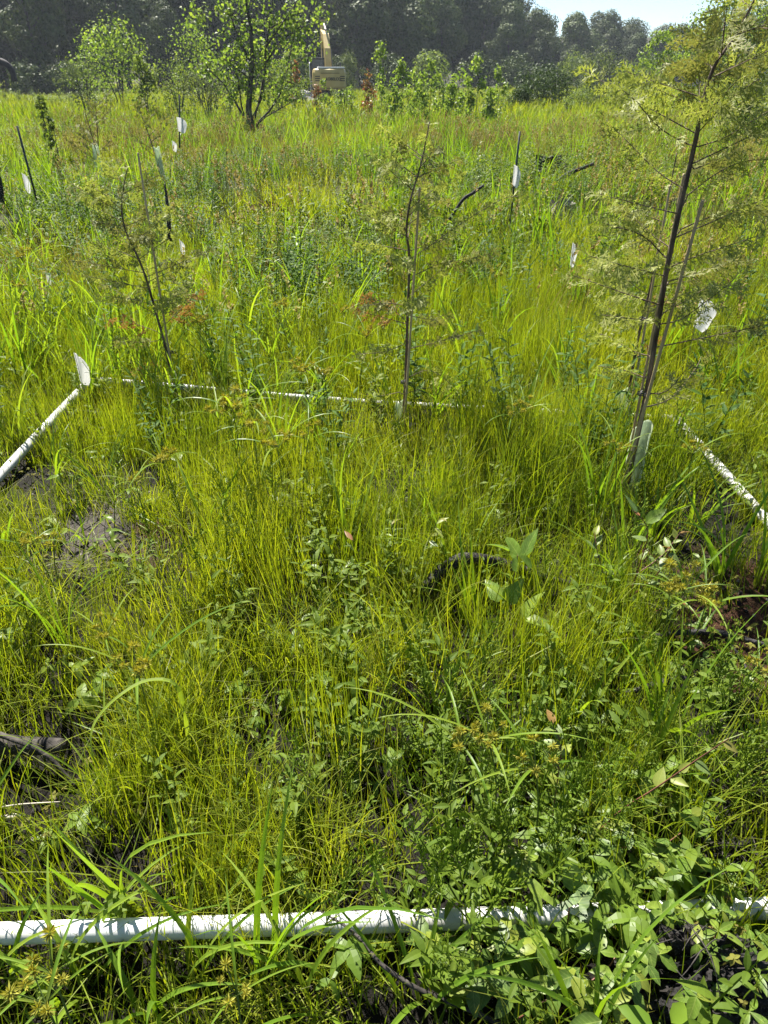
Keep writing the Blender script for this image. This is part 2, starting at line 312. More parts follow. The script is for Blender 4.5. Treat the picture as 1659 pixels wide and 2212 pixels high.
# leaf outlines (along +Y, face up +Z)
def leaf_shape(kind, L, Wd, fold=0.18, curl=0.25):
    if kind == 'star':                     # five-lobed leaf, fan round its base
        V = [(0, 0, 0)]; n = 20
        for i in range(n + 1):
            a = R(-150) + R(300) * i / n
            lob = 0.62 + 0.38 * math.cos(5 * a * 150 / 150 * 1.0) ** 1
            r = L * 0.62 * (0.45 + 0.55 * max(0, math.cos(a * 2.5)) ** 0.8) * (1.15 - 0.25 * abs(a) / R(150))
            V.append((r * math.sin(a), r * math.cos(a), -curl * r * r / L + fold * 0.35 * abs(math.sin(2.5 * a)) * r))
        return V, [(0, i + 1, i) for i in range(1, n + 1)]
    prof = {'lance': [0, .55, .95, 1, .8, .45, 0], 'ovate': [0, .85, 1, .92, .72, .4, 0], 'heart': [.35, 1, 1.0, .85, .62, .34, 0], 'serrate': [0, .7, 1, .95, .8, .45, 0]}[kind]
    V = []; F = []; k = len(prof)
    for i, w in enumerate(prof):
        t = i / (k - 1); y = t * L; z = -curl * L * t * t
        if kind == 'serrate' and 0 < i < k - 1: w *= 1.08 if i % 2 else 0.9
        hw = w * Wd / 2
        yy = y - (0.07 * L if (kind == 'heart' and i == 0) else 0)
        V += [(-hw, yy, z + fold * hw), (0, y, z), (hw, yy, z + fold * hw)]
    for i in range(k - 1):
        a = 3 * i; F += [(a, a + 1, a + 4, a + 3), (a + 1, a + 2, a + 5, a + 4)]
    return V, F
def leaf_mesh(name, kind, L, Wd, mat, fold=0.18, curl=0.25, rnd=None):
    b = MB(); V, F = leaf_shape(kind, L, Wd, fold, curl); b.add(V, F, random.random() if rnd is None else rnd)
    return b.mesh(name, mat, True)
def xf(V, base, yaw, pitch, roll=0.0, s=1.0):
    Mx = Matrix.Rotation(yaw, 3, 'Z') @ Matrix.Rotation(pitch, 3, 'X') @ Matrix.Rotation(roll, 3, 'Y')
    return np.array(V, float) * s @ np.array(Mx).T + np.array(base, float)

# blades of grass
def blade_pts(L, th0, th1, az, seg):
    p = np.zeros(3); pts = [p.copy()]
    for k in range(seg):
        t = (k + 0.5) / seg; th = th0 + th1 * t ** 1.5
        p = p + L / seg * np.array([math.cos(az) * math.sin(th), math.sin(az) * math.sin(th), math.cos(th)]); pts.append(p.copy())
    return np.array(pts)
def add_blade(b, pts, w, az, rnd, fold=0.0, tw=0.0):
    k = len(pts); n = 3 if fold else 2; V = []; F = []; al = []
    for i in range(k - 1):
        t = i / (k - 1); ww = w / 2 * (0.75 + 0.6 * t if t < 0.3 else 0.93 * (1 - ((t - 0.3) / 0.7) ** 2.2))
        ang = az + math.pi / 2 + tw * t; s = np.array([math.cos(ang), math.sin(ang), 0])
        if fold:
            V += [pts[i] - s * ww + np.array([0, 0, fold * ww]), pts[i], pts[i] + s * ww + np.array([0, 0, fold * ww])]
        else: V += [pts[i] - s * ww, pts[i] + s * ww]
        al += [t] * n
    V.append(pts[-1]); al.append(1.0); tipi = len(V) - 1
    for i in range(k - 2):
        for q in range(n - 1): a = i * n + q; F.append((a, a + 1, a + 1 + n, a + n))
    a = (k - 2) * n
    for q in range(n - 1): F.append((a + q, a + q + 1, tipi))
    b.add(V, F, rnd, al)
def tuft(name, n, rad, h, w, lean, bend, seg, mat, fold=0.0):
    b = MB()
    for i in range(n):
        az = random.uniform(0, 6.283); rr = rad * math.sqrt(random.random()); pa = random.uniform(0, 6.283)
        L = random.uniform(*h)
        pts = blade_pts(L, abs(random.gauss(0, lean)), random.uniform(*bend), az, seg) + np.array([rr * math.cos(pa), rr * math.sin(pa), -0.02])
        add_blade(b, pts, w * random.uniform(0.7, 1.2), az + random.uniform(-.6, .6), random.random(), fold, random.uniform(-1.2, 1.2))
    return b.mesh(name, mat)
def forb(name, h, nleaf, L, Wd, mat, kind='lance', nst=1, spread=0.0, pitch=(0.2, 0.9)):
    b = MB()
    for s_ in range(nst):
        az = random.uniform(0, 6.283); hh = h * random.uniform(0.7, 1.0)
        st = blade_pts(hh, random.uniform(0, spread), random.uniform(0, spread), az, 5)
        off = np.array([random.uniform(-1, 1), random.uniform(-1, 1), 0]) * 0.03 * (nst > 1)
        b.tube(st + off, [0.0028 * (1 - 0.12 * i) for i in range(6)], 3, False, rnd=0.3)
        for i in range(nleaf):
            t = 0.12 + 0.88 * (i + random.random()) / nleaf
            q = t * 5; k = min(int(q), 4); base = st[k] + (st[k + 1] - st[k]) * (q - k) + off
            sz = (1.1 - 0.55 * t) * random.uniform(0.7, 1.15)
            V, F = leaf_shape(kind, L, Wd, 0.2, random.uniform(0.0, 0.5))
            b.add(xf(V, base, i * 2.4 + random.uniform(-.5, .5), random.uniform(*pitch), random.uniform(-.4, .4), sz), F, random.random(), 0.6)
    return b.mesh(name, mat)
def fineherb(name, h):
    """narrow-leaved herb with tiny bud clusters"""
    b = MB(); st = blade_pts(h, 0.05, random.uniform(0, .3), random.uniform(0, 6.28), 5)
    b.tube(st, [0.0025 - 0.0003 * i for i in range(6)], 3, False, rnd=0.2)
    for i in range(26):
        t = 0.15 + 0.8 * i / 26; q = t * 5; k = min(int(q), 4); base = st[k] + (st[k + 1] - st[k]) * (q - k)
        az = i * 2.4 + random.random(); L = 0.06 * (1.15 - 0.6 * t) * random.uniform(.7, 1.2)
        pts = blade_pts(L, random.uniform(.5, 1.1), random.uniform(.1, .8), az, 3) + base
        add_blade(b, pts, 0.0045, az, random.random())
        if t > 0.5 and i % 2 == 0:
            pts = blade_pts(h * 0.28 * random.uniform(.6, 1.1), random.uniform(.35, .8), -0.3, az + 1, 3) + base
            b.tube(pts, [0.0015, 0.0012, 0.001, 0.001], 3, False, rnd=0.3)
            for j in range(9):
                c = pts[2] + (pts[3] - pts[2]) * random.random() + np.array([random.gauss(0, .008), random.gauss(0, .008), random.gauss(.004, .006)])
                s = random.uniform(.0025, .0045)
                b.add([c + (s, 0, -s), c + (-s * .5, s * .87, -s), c + (-s * .5, -s * .87, -s), c + (0, 0, s * 1.4)], [(0, 1, 3), (1, 2, 3), (2, 0, 3)], 1.0)
    return b.mesh(name, 'golden')
def trifoliate(name, n, L, mat, kind='ovate'):
    b = MB()
    for i in range(n):
        az = random.uniform(0, 6.283); base = blade_pts(random.uniform(.04, .12), random.uniform(.1, .6), .3, az, 2) + np.array([random.uniform(-.05, .05), random.uniform(-.05, .05), 0])
        b.tube(base, 0.0012, 3, False, rnd=.3)
        nl = random.choice([3, 3, 5]); s = random.uniform(.7, 1.2); r0 = random.random()
        for j in range(nl):
            V, F = leaf_shape(kind, L, L * 0.5, .2, random.uniform(.1, .5))
            b.add(xf(V, base[-1], az + (j - (nl - 1) / 2) * (1.9 if nl == 3 else 1.15), random.uniform(-.5, .25), random.uniform(-.3, .3), s * (1 if j == nl // 2 else .85)), F, min(1, r0 * .7 + random.random() * .3))
    return b.mesh(name, mat)

# ------------------------------------------------------------------ scatter for uncountable cover (instanced by geometry nodes, one object each)
def scatter(name, label, cat, sources, P, rot, scl, idx, tint):
    n = len(P)
    me = bpy.data.meshes.new(name); me.vertices.add(n); me.vertices.foreach_set('co', np.asarray(P, np.float32).ravel())
    me.attributes.new('rot', 'FLOAT_VECTOR', 'POINT').data.foreach_set('vector', np.asarray(rot, np.float32).ravel())
    me.attributes.new('scl', 'FLOAT_VECTOR', 'POINT').data.foreach_set('vector', np.asarray(scl, np.float32).ravel())
    me.attributes.new('pick', 'INT', 'POINT').data.foreach_set('value', np.asarray(idx, np.int32))
    me.attributes.new('tint', 'FLOAT', 'POINT').data.foreach_set('value', np.clip(np.asarray(tint, np.float32), 0, 1))
    o = obj(name, me); o['kind'] = 'stuff'; tag(o, label, cat)
    ng = bpy.data.node_groups.new(name + '_spread', 'GeometryNodeTree')
    ng.interface.new_socket('Geometry', in_out='INPUT', socket_type='NodeSocketGeometry'); ng.interface.new_socket('Geometry', in_out='OUTPUT', socket_type='NodeSocketGeometry')
    gi = ng.nodes.new('NodeGroupInput'); go = ng.nodes.new('NodeGroupOutput')
    g2i = ng.nodes.new('GeometryNodeGeometryToInstance')
    for me2 in reversed(sources):          # multi-input sockets list the last link first
        src = bpy.data.objects.new(me2.name, me2)
        oi = ng.nodes.new('GeometryNodeObjectInfo'); oi.inputs[0].default_value = src
        ng.links.new(oi.outputs['Geometry'], g2i.inputs[0])
    def attr(nm, ty):
        a = ng.nodes.new('GeometryNodeInputNamedAttribute'); a.data_type = ty; a.inputs[0].default_value = nm; return a.outputs[0]
    iop = ng.nodes.new('GeometryNodeInstanceOnPoints'); iop.inputs['Pick Instance'].default_value = True
    ng.links.new(gi.outputs[0], iop.inputs['Points']); ng.links.new(g2i.outputs[0], iop.inputs['Instance'])
    ng.links.new(attr('pick', 'INT'), iop.inputs['Instance Index']); ng.links.new(attr('rot', 'FLOAT_VECTOR'), iop.inputs['Rotation']); ng.links.new(attr('scl', 'FLOAT_VECTOR'), iop.inputs['Scale'])
    ng.links.new(iop.outputs[0], go.inputs[0])
    md = o.modifiers.new('spread', 'NODES'); md.node_group = ng
    return o
def spots(y0, y1, dens, kx=0.60, mx=0.5):
    """random ground spots inside the wedge in front of the viewer, evenly per square metre"""
    area_n = int(dens * ((y1 - y0) * (kx * (y0 + y1) + 2 * mx)))
    y = rng.uniform(y0, y1, area_n * 3); x = rng.uniform(-1, 1, area_n * 3) * (kx * y1 + mx)
    k = np.abs(x) < kx * y + mx; x, y = x[k], y[k]
    n = min(len(x), area_n); return x[:n], y[:n]
def scat(name, label, cat, sources, x, y, s=(0.8, 1.2), tint=None, tilt=0.10, zs=None, dz=0.0, lean=(0, 0)):
    n = len(x)
    rot = np.stack([rng.normal(lean[0], tilt, n), rng.normal(lean[1], tilt, n), rng.uniform(0, 6.283, n)], 1)
    ss = rng.uniform(*s, n); sz = ss * (rng.uniform(.85, 1.15, n) if zs is None else zs)
    if tint is None: tint = 0.5 + 0.4 * fieldnoise(x, y, 1.5, 3) + rng.normal(0, .12, n)
    return scatter(name, label, cat, sources, np.stack([x, y, H(x, y) + dz], 1), rot, np.stack([ss, ss, sz], 1), rng.integers(0, len(sources), n), tint)

# ------------------------------------------------------------------ the ground
def w_bare(u, v):
    w = np.maximum.reduce([ell(u, v, 150, 1085, 210, 85), ell(u, v, 200, 1200, 150, 85), ell(u, v, 90, 1670, 150, 120), ell(u, v, 330, 1900, 75, 130),
        0.95 * ell(u, v, 1610, 1370, 130, 140), 0.5 * ell(u, v, 1500, 1210, 130, 60), ell(u, v, 1575, 1860, 70, 70), ell(u, v, 1460, 2140, 170, 90),
        0.8 * ell(u, v, 800, 1385, 90, 40), 0.6 * ell(u, v, 1120, 1210, 90, 35), 0.75 * ell(u, v, 700, 2040, 130, 45), 0.6 * ell(u, v, 1090, 2140, 60, 60)])
    return w
def w_herb(u, v):      # leafy cover instead of rush
    return np.maximum.reduce([ell(u, v, 1060, 1760, 470, 290), ell(u, v, 800, 1360, 140, 160), ell(u, v, 1350, 2080, 420, 170), 0.6 * ell(u, v, 1330, 1600, 220, 220)])
def w_vine(u, v): return np.maximum(ell(u, v, 1380, 2080, 430, 150), 0.7 * ell(u, v, 1330, 1850, 300, 150))
def w_dark(u, v): return np.maximum.reduce([ell(u, v, 650, 680, 170, 90), 0.5 * ell(u, v, 830, 360, 120, 50), 0.5 * ell(u, v, 240, 520, 170, 60)])

N1 = 240; sgrid = np.linspace(-1, 1, N1); kk = 8.0
gx = 400 * np.sinh(kk * sgrid) / math.sinh(kk); gy = gx + 2.0
GX, GY = np.meshgrid(gx, gy); gz = H(GX, GY).ravel()
gv = np.stack([GX.ravel(), GY.ravel(), gz], 1)
ii = np.arange(N1 * N1).reshape(N1, N1)
gf = np.stack([ii[:-1, :-1], ii[:-1, 1:], ii[1:, 1:], ii[1:, :-1]], -1).reshape(-1, 4)
m, nt, out = mat_new('wet_soil')
tc = nt.nodes.new('ShaderNodeTexCoord')
def tex(kind, scale, detail=5):
    n = nt.nodes.new(kind); n.inputs['Scale'].default_value = scale
    if 'Detail' in n.inputs: n.inputs['Detail'].default_value = detail
    nt.links.new(tc.outputs['Object'], n.inputs['Vector']); return n
def mixc(f, a, b):
    n = nt.nodes.new('ShaderNodeMix'); n.data_type = 'RGBA'
    if isinstance(f, float): n.inputs[0].default_value = f
    else: nt.links.new(f, n.inputs[0])
    for i, c in ((6, a), (7, b)):
        if isinstance(c, tuple): n.inputs[i].default_value = (*c, 1)
        else: nt.links.new(c, n.inputs[i])
    return n.outputs[2]
def gat(nm): a = nt.nodes.new('ShaderNodeAttribute'); a.attribute_name = nm; return a.outputs['Fac']
n1 = tex('ShaderNodeTexNoise', 35, 8); n2 = tex('ShaderNodeTexNoise', 7, 6); n3 = tex('ShaderNodeTexNoise', 160, 4)
mud = ramp(nt, [(0.003, 0.0026, 0.002), (0.007, 0.006, 0.0045), (0.021, 0.017, 0.012)], n1.outputs[0])
def soft(src, att, lo, hi):
    mr = nt.nodes.new('ShaderNodeMapRange'); mr.inputs[1].default_value = lo; mr.inputs[2].default_value = hi
    nt.links.new(math_n(nt, 'ADD', src, math_n(nt, 'MULTIPLY', att, 0.45)), mr.inputs[0]); return mr.outputs[0]
sandc = ramp(nt, [(0.015, 0.013, 0.011), (0.06, 0.052, 0.045), (0.20, 0.18, 0.16)], n3.outputs[0])
c = mixc(math_n(nt, 'MULTIPLY', soft(n2.outputs[0], gat('sand'), 0.72, 0.90), 0.8), mud, sandc)
mossc = ramp(nt, [(0.018, 0.008, 0.005), (0.05, 0.020, 0.010), (0.055, 0.05, 0.014)], n1.outputs[0])
c = mixc(math_n(nt, 'MULTIPLY', soft(n2.outputs[0], gat('moss'), 0.68, 0.86), 0.85), c, mossc)
thatch = ramp(nt, [(0.012, 0.014, 0.006), (0.03, 0.03, 0.011), (0.06, 0.05, 0.022)], n2.outputs[0])
c = mixc(gat('thatch'), c, thatch)
p = nt.nodes.new('ShaderNodeBsdfPrincipled'); nt.links.new(c, p.inputs['Base Color']); p.inputs['Roughness'].default_value = 0.8; p.inputs['Specular IOR Level'].default_value = 0.15
bp = nt.nodes.new('ShaderNodeBump'); bp.inputs['Strength'].default_value = 0.8; bp.inputs['Distance'].default_value = 0.02
nt.links.new(math_n(nt, 'ADD', n1.outputs[0], math_n(nt, 'MULTIPLY', n3.outputs[0], 0.4)), bp.inputs['Height']); nt.links.new(bp.outputs[0], p.inputs['Normal'])
nt.links.new(p.outputs[0], out.inputs[0]); M['ground'] = m
gme = np_mesh('ground', gv, gf, 'ground')
gu, gw = proj(gv[:, 0], gv[:, 1])
front = gv[:, 1] > 0.2
def gattr(nm, val): gme.attributes.new(nm, 'FLOAT', 'POINT').data.foreach_set('value', np.where(front, val, 0.3 if nm == 'thatch' else 0).astype(np.float32))
gattr('sand', np.maximum.reduce([ell(gu, gw, 220, 1150, 200, 110), 0.6 * ell(gu, gw, 340, 1880, 70, 100), 0.7 * ell(gu, gw, 800, 1390, 80, 40), 0.5 * ell(gu, gw, 30, 1760, 60, 40)]))
gattr('moss', np.maximum.reduce([ell(gu, gw, 1600, 1360, 170, 170), 0.6 * ell(gu, gw, 330, 1180, 120, 90), 0.6 * ell(gu, gw, 1450, 1200, 160, 60)]))
gattr('thatch', 1 / (1 + np.exp(-(gv[:, 1] - 7.0) / 1.2)))
gme.polygons.foreach_set('use_smooth', [True] * len(gme.polygons))
g = obj('ground', gme); g['kind'] = 'structure'; g['label'] = 'dark wet soil of the open field'

# ------------------------------------------------------------------ uncountable ground cover
def keep(x, y, p): k = rng.random(len(x)) < p; return x[k], y[k]
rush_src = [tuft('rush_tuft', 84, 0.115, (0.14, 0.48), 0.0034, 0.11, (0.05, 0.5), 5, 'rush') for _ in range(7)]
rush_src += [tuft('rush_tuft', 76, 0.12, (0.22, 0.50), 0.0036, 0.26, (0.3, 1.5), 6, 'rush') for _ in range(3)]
x, y = spots(0.40, 7.5, 52)
u, v = proj(x, y); hb = w_herb(u, v); br = np.maximum(w_bare(u, v), 0.85 * w_bare(u, v - 120)); dk = w_dark(u, v)
pk = np.clip((1 - 0.95 * br) * (1 - 0.78 * hb) * (1 - 0.6 * dk) * (1 - 0.6 * ell(u, v, 1030, 1340, 170, 60)) * (1 - .55 * ell(u, v, 800, 905, 560, 50)) * (1 - .8 * ell(u, v, 1600, 1110, 140, 150)) * (1 - .8 * ell(u, v, 120, 930, 190, 120)), 0, 1)
# the lower left is thinner and more open
pk = pk * (1 - 0.15 * ell(u, v, 200, 1800, 420, 330)); pk *= np.clip(0.85 + 0.45 * fieldnoise(x, y, 4.5, 21), 0.3, 1)
sel = rng.random(len(x)) < pk; x, y = x[sel], y[sel]; u, v = u[sel], v[sel]; br = br[sel]
hs = (0.80 + 0.20 * ell(u, v, 800, 1030, 700, 420)) * np.clip(1 - (v - 1950) / 500, .55, 1) * (1 - .35 * ell(u, v, 800, 905, 560, 50)) * (1 - .35 * ell(u, v, 1590, 1110, 130, 130)) * (1 - 0.45 * br) * (1 - 0.12 * ell(u, v, 200, 1500, 400, 500)) * np.clip(0.95 + 0.3 * fieldnoise(x, y, 3.0, 8), 0.6, 1.25) * rng.uniform(.85, 1.15, len(x))
tn = 0.55 + 0.38 * fieldnoise(x, y, 3.0, 5) + rng.normal(0, .12, len(x)) + 0.35 * ell(u, v, 400, 1400, 300, 250) + .15 * ell(u, v, 250, 1800, 350, 250) - 0.35 * ell(u, v, 1250, 1150, 350, 200)  # the strongly sunlit left tuft has its sunlight put into the blade tint
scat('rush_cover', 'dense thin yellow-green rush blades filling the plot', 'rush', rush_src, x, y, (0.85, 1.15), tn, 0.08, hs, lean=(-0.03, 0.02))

short_src = [tuft('short_grass_tuft', 56, 0.11, (0.06, 0.22), 0.0032, 0.2, (0.05, 0.7), 4, 'rush') for _ in range(4)]
x, y = spots(0.40, 6.0, 70); u, v = proj(x, y); br = w_bare(u, v)
x, y = keep(x, y, np.clip((1.0 - 0.85 * br) * (1 - 0.5 * w_vine(u, v)), 0, 1))
scat('short_grass', 'short sparse grass between the rushes and bare soil', 'grass', short_src, x, y, (0.7, 1.2))

broad_src = [tuft('broad_grass_tuft', 8, 0.03, (0.30, 0.66), 0.0125, 0.22, (0.1, 1.4), 7, 'broad', 0.35) for _ in range(6)]
x, y = spots(0.5, 9.0, 19); u, v = proj(x, y)
pk = 0.16 + 1.1 * ell(u, v, 330, 780, 480, 150) - .6 * ell(u, v, 120, 930, 190, 120) - .6 * ell(u, v, 1600, 1110, 140, 150) + 0.5 * ell(u, v, 1500, 1180, 220, 150) + 0.4 * ell(u, v, 300, 2120, 430, 130) - 0.3 * w_bare(u, v) - 0.2 * w_herb(u, v)
x, y = keep(x, y, np.clip(pk, 0, 1)); x, y = x, y
u, v = proj(x, y); scat('broad_grass_cover', 'scattered wide arching grass blades among the rushes', 'grass', broad_src, x, y, (0.75, 1.15), .55 + .3 * fieldnoise(x, y, 1.5, 3) + .3 * ell(u, v, 330, 780, 480, 160) + rng.normal(0, .15, len(x)), 0.12)

# leafy herbs
fb = [forb('leafy_herb', 0.30, 13, 0.065, 0.022, 'forb', random.choice(['lance', 'ovate']), random.choice([1, 2]), 0.35) for _ in range(6)]
x, y = spots(0.5, 7.5, 110); u, v = proj(x, y)
pk = 0.13 + 0.62 * w_herb(u, v) - 0.3 * w_bare(u, v) - 0.25 * w_vine(u, v)
x, y = keep(x, y, np.clip(pk, 0, 1))
scat('leafy_herb_cover', 'mixed leafy green herbs crowding the middle of the plot', 'herbs', fb, x, y, (0.55, 1.15), None, 0.15)
fh = [fineherb('fine_herb', random.uniform(.26, .38)) for _ in range(6)]
x, y = spots(0.5, 5.0, 150); u, v = proj(x, y)
pk = 0.03 + 0.72 * ell(u, v, 1000, 1810, 370, 250) + 0.5 * ell(u, v, 880, 2060, 130, 120) + 0.4 * ell(u, v, 480, 1230, 120, 120) + 0.4 * ell(u, v, 1560, 1700, 150, 150)
x, y = keep(x, y, np.clip(pk - 0.25 * w_vine(u, v), 0, 1))
scat('fine_leaved_herb', 'feathery narrow-leaved herb with tiny green buds', 'herbs', fh, x, y, (0.7, 1.15), None, 0.14)
tf = [trifoliate('creeper_sprig', 4, 0.05, 'ground_leaf', random.choice(['ovate', 'serrate'])) for _ in range(5)]
x, y = spots(0.4, 3.2, 230); u, v = proj(x, y)
pk = 0.80 * w_vine(u, v) + 0.16 * w_herb(u, v) + 0.03
mk = np.maximum(ell(u, v, 1480, 2150, 130, 75), ell(u, v, 1575, 1855, 60, 55))
x, y = keep(x, y, np.clip(pk - 0.85 * mk, 0, 1))
scat('creeper_cover', 'low carpet of broad creeper leaves under the white pipe', 'creeper', tf, x, y, (0.7, 1.15), None, 0.15)
ms = [tuft('moss_shoot', 16, 0.035, (0.012, 0.05), 0.006, 0.6, (0.2, 1.2), 2, 'mossy') for _ in range(3)] + [trifoliate('seedling', 4, 0.016, 'mossy') for _ in range(2)]
x, y = spots(0.5, 5.0, 260); u, v = proj(x, y)
x, y = keep(x, y, np.clip(0.15 + 0.75 * w_bare(u, v), 0, 1) * np.clip(0.7 + 0.9 * fieldnoise(x, y, 7, 9), 0.05, 1))
scat('moss_and_seedlings', 'low moss and tiny seedlings on the bare soil', 'moss', ms, x, y, (0.6, 1.3), None, 0.15)
dkf = [forb('dark_leafy_herb', 0.62, 26, 0.085, 0.024, 'darkforb', 'lance', 2, 0.25) for _ in range(4)]
x, y = spots(3.0, 16.0, 34); u, v = proj(x, y)
x, y = keep(x, y, np.clip(0.05 + 1.1 * w_dark(u, v) + 0.40 * (fieldnoise(x, y, .9, 77) > .35), 0, 1))
scat('dark_leafy_weeds', 'dense dark green leafy weeds behind the far pipe', 'weeds', dkf, x, y, (0.6, 1.15), None, 0.1)

def clod_mesh(name, mat, r=1.0, seed=0):
    rr = np.random.default_rng(seed); b = MB(); V = []; F = []; nu, nv = 7, 4
    V.append((0, 0, r * .7))
    for j in range(1, nv):
        ph = math.pi * j / nv
        for i in range(nu): th = 6.283 * i / nu; q = r * rr.uniform(.7, 1.2); V.append((q * math.sin(ph) * math.cos(th), q * math.sin(ph) * math.sin(th), q * .7 * math.cos(ph)))
    V.append((0, 0, -r * .6)); L = len(V) - 1
    F += [(0, 1 + i, 1 + (i + 1) % nu) for i in range(nu)]
    for j in range(nv - 2): F += [(1 + j * nu + i, 1 + (j + 1) * nu + i, 1 + (j + 1) * nu + (i + 1) % nu, 1 + j * nu + (i + 1) % nu) for i in range(nu)]
    F += [(1 + (nv - 2) * nu + i, L, 1 + (nv - 2) * nu + (i + 1) % nu) for i in range(nu)]
    b.add(V, F); return b.mesh(name, mat)
x, y = spots(0.5, 4.5, 420); u, v = proj(x, y); x, y = keep(x, y, np.clip(w_bare(u, v) * 0.9 + 0.02, 0, 1))
scat('soil_crumbs', 'loose dark soil crumbs lying on the bare patches', 'soil', [clod_mesh('crumb', 'clod', 0.011, i) for i in range(4)] + [clod_mesh('crumb', 'sandclod', 0.007, 9)], x, y, (0.3, 1.3), None, 1.0)

# middle distance and far field
mid_src = [tuft('field_grass_tuft', 95, 0.34, (0.12, 0.50), 0.0085, 0.26, (0.1, 1.3), 5, 'rush') for _ in range(6)]
x, y = spots(6.5, 30, 6.0); u, v = proj(x, y); x, y = keep(x, y, np.clip((0.75 + 0.55 * fieldnoise(x, y, 1.1, 31)) * (1 - 0.5 * w_dark(u, v)), 0.2, 1))
tn = 0.45 + 0.5 * fieldnoise(x, y, .8, 41) + rng.normal(0, .22, len(x))
scat('field_grass', 'knee-high grass across the open field behind the plot', 'grass', mid_src, x, y, (0.8, 1.3), tn, 0.10, np.clip(.74 + 0.45 * fieldnoise(x, y, .9, 51), .3, 1.2))
reed_src = [tuft('reed_grass_tuft', 10, 0.10, (0.45, 0.95), 0.017, 0.2, (0.1, 1.1), 6, 'broad', 0.3) for _ in range(5)]
x, y = spots(6.0, 36, 6.0); x, y = keep(x, y, np.clip(0.32 + 0.9 * fieldnoise(x, y, .6, 61), 0.06, 1))
scat('reed_grass', 'bright wide-bladed reed grass in patches over the field', 'grass', reed_src, x, y, (0.6, 1.1), None, 0.1)
tan_src = [tuft('dry_grass_tuft', 90, 0.3, (0.25, 0.6), 0.0050, 0.25, (0.1, 1.1), 4, 'tan') for _ in range(3)]
x, y = spots(6.0, 40, 3.5); u, v = proj(x, y)
x, y = keep(x, y, np.clip(0.22 + 0.7 * (fieldnoise(x, y, .35, 71)) + 0.5 * ell(u, v, 1330, 290, 200, 40) + .4 * ell(u, v, 640, 300, 250, 40) + .4 * ell(u, v, 560, 430, 200, 50), 0, 0.9))
scat('dry_grass', 'pale dry seed-heads of grass drifting through the field', 'dry grass', tan_src, x, y, (0.7, 1.2), None, 0.12)
sd_src = []
for _k in range(3):
    _b = MB()
    for _i in range(9):
        _a = random.uniform(0, 6.28); _p = blade_pts(random.uniform(.45, .8), random.uniform(0, .2), random.uniform(0, .4), _a, 4) + np.array([random.uniform(-.2, .2), random.uniform(-.2, .2), 0]); _b.tube(_p, .002, 3, False, rnd=.2)
        for _j in range(7):
            _V, _F = leaf_shape('lance', .035, .02, .2, 0); _b.add(xf(_V, _p[-1] + np.array([0, 0, -.012 * _j]), random.uniform(0, 6.28), random.uniform(.2, 1.2)), _F, random.random())
    sd_src.append(_b.mesh('brown_seed_head', 'tan'))
x, y = spots(4.2, 30, 3.0); x, y = keep(x, y, np.clip(0.25 + 0.8 * fieldnoise(x, y, .8, 171), 0.03, 1))
scat('brown_seed_heads', 'brownish seed heads standing above the field grass', 'seed heads', sd_src, x, y, (0.7, 1.15), None, 0.12)
fbm = [forb('field_weed', 0.6, 24, 0.10, 0.035, 'forb', 'lance', 3, 0.3) for _ in range(4)]
x, y = spots(6.0, 45, 5.5); x, y = keep(x, y, np.clip(0.28 + 1.0 * fieldnoise(x, y, .6, 81), 0.03, 1))
scat('field_weeds', 'leafy green weeds dotted over the open field', 'weeds', fbm, x, y, (0.6, 1.2), None, 0.12)
far_src = [tuft('far_grass_tuft', 130, 1.1, (0.2, 0.8), 0.03, 0.26, (0.1, 1.1), 4, 'rush') for _ in range(5)]
x, y = spots(27, 150, 0.42, mx=6)
tn = 0.45 + 0.5 * fieldnoise(x, y, .22, 91) + rng.normal(0, .22, len(x))
scat('far_grass', 'tall meadow grass stretching to the forest edge', 'grass', far_src, x, y, (0.8, 1.3), tn, 0.08, np.clip(.9 + .3 * fieldnoise(x, y, .15, 95), .6, 1.3))
fwf = [forb('far_weed', 1.0, 34, 0.20, 0.08, 'forb', 'ovate', 4, 0.35) for _ in range(3)]
x, y = spots(28, 110, 0.30, mx=4); x, y = keep(x, y, np.clip(0.35 + 0.8 * fieldnoise(x, y, .2, 99), 0, 1))
scat('far_weeds', 'bushy weeds rising above the far meadow grass', 'weeds', fwf, x, y, (0.6, 1.2), None, 0.1)

# ------------------------------------------------------------------ the forest wall: single trees, each trunk + crown
def crown_cloud(n, hgt, rad, z0, nblob, leaf, mat, name, seed, squash=1.0, shell=0.55, lob=(.24, .42), nz=0.7):
    """leaf-clump faces spread through overlapping lumps of a crown"""
    r = np.random.default_rng(seed); V = []; 
    c = []
    for k in range(nblob):
        t = r.random() ** 0.8; z = z0 + (hgt - z0) * (0.08 + 0.86 * t); env = rad * math.sqrt(max(0.06, 1 - (2 * abs(t - 0.42)) ** 2.2)) * 0.78
        a = r.uniform(0, 6.283); q = env * math.sqrt(r.random()); c.append((q * math.cos(a), q * math.sin(a), z, rad * r.uniform(*lob)))
    c = np.array(c); w = c[:, 3] ** 2; idx = r.choice(nblob, n, p=w / w.sum())
    d = unit(r.normal(size=(n, 3))); rr = c[idx, 3] * (shell + (1 - shell) * r.random(n)) * r.uniform(.85, 1.12, n)
    P = c[idx, :3] + d * rr[:, None] * np.array([1, 1, squash])
    D = unit(np.cross(d, r.normal(size=(n, 3))) + .25 * d + np.array([0, 0, -.3])); Nn = unit(d + nz * r.normal(size=(n, 3)) + np.array([0, 0, .3]))
    L = leaf * r.uniform(.6, 1.35, n)
    V, F = cards(P, D, Nn, L, L * r.uniform(.55, .85, n), 0.12)
    return np_mesh(name, V, F, mat, np.repeat(r.random(n), 4))
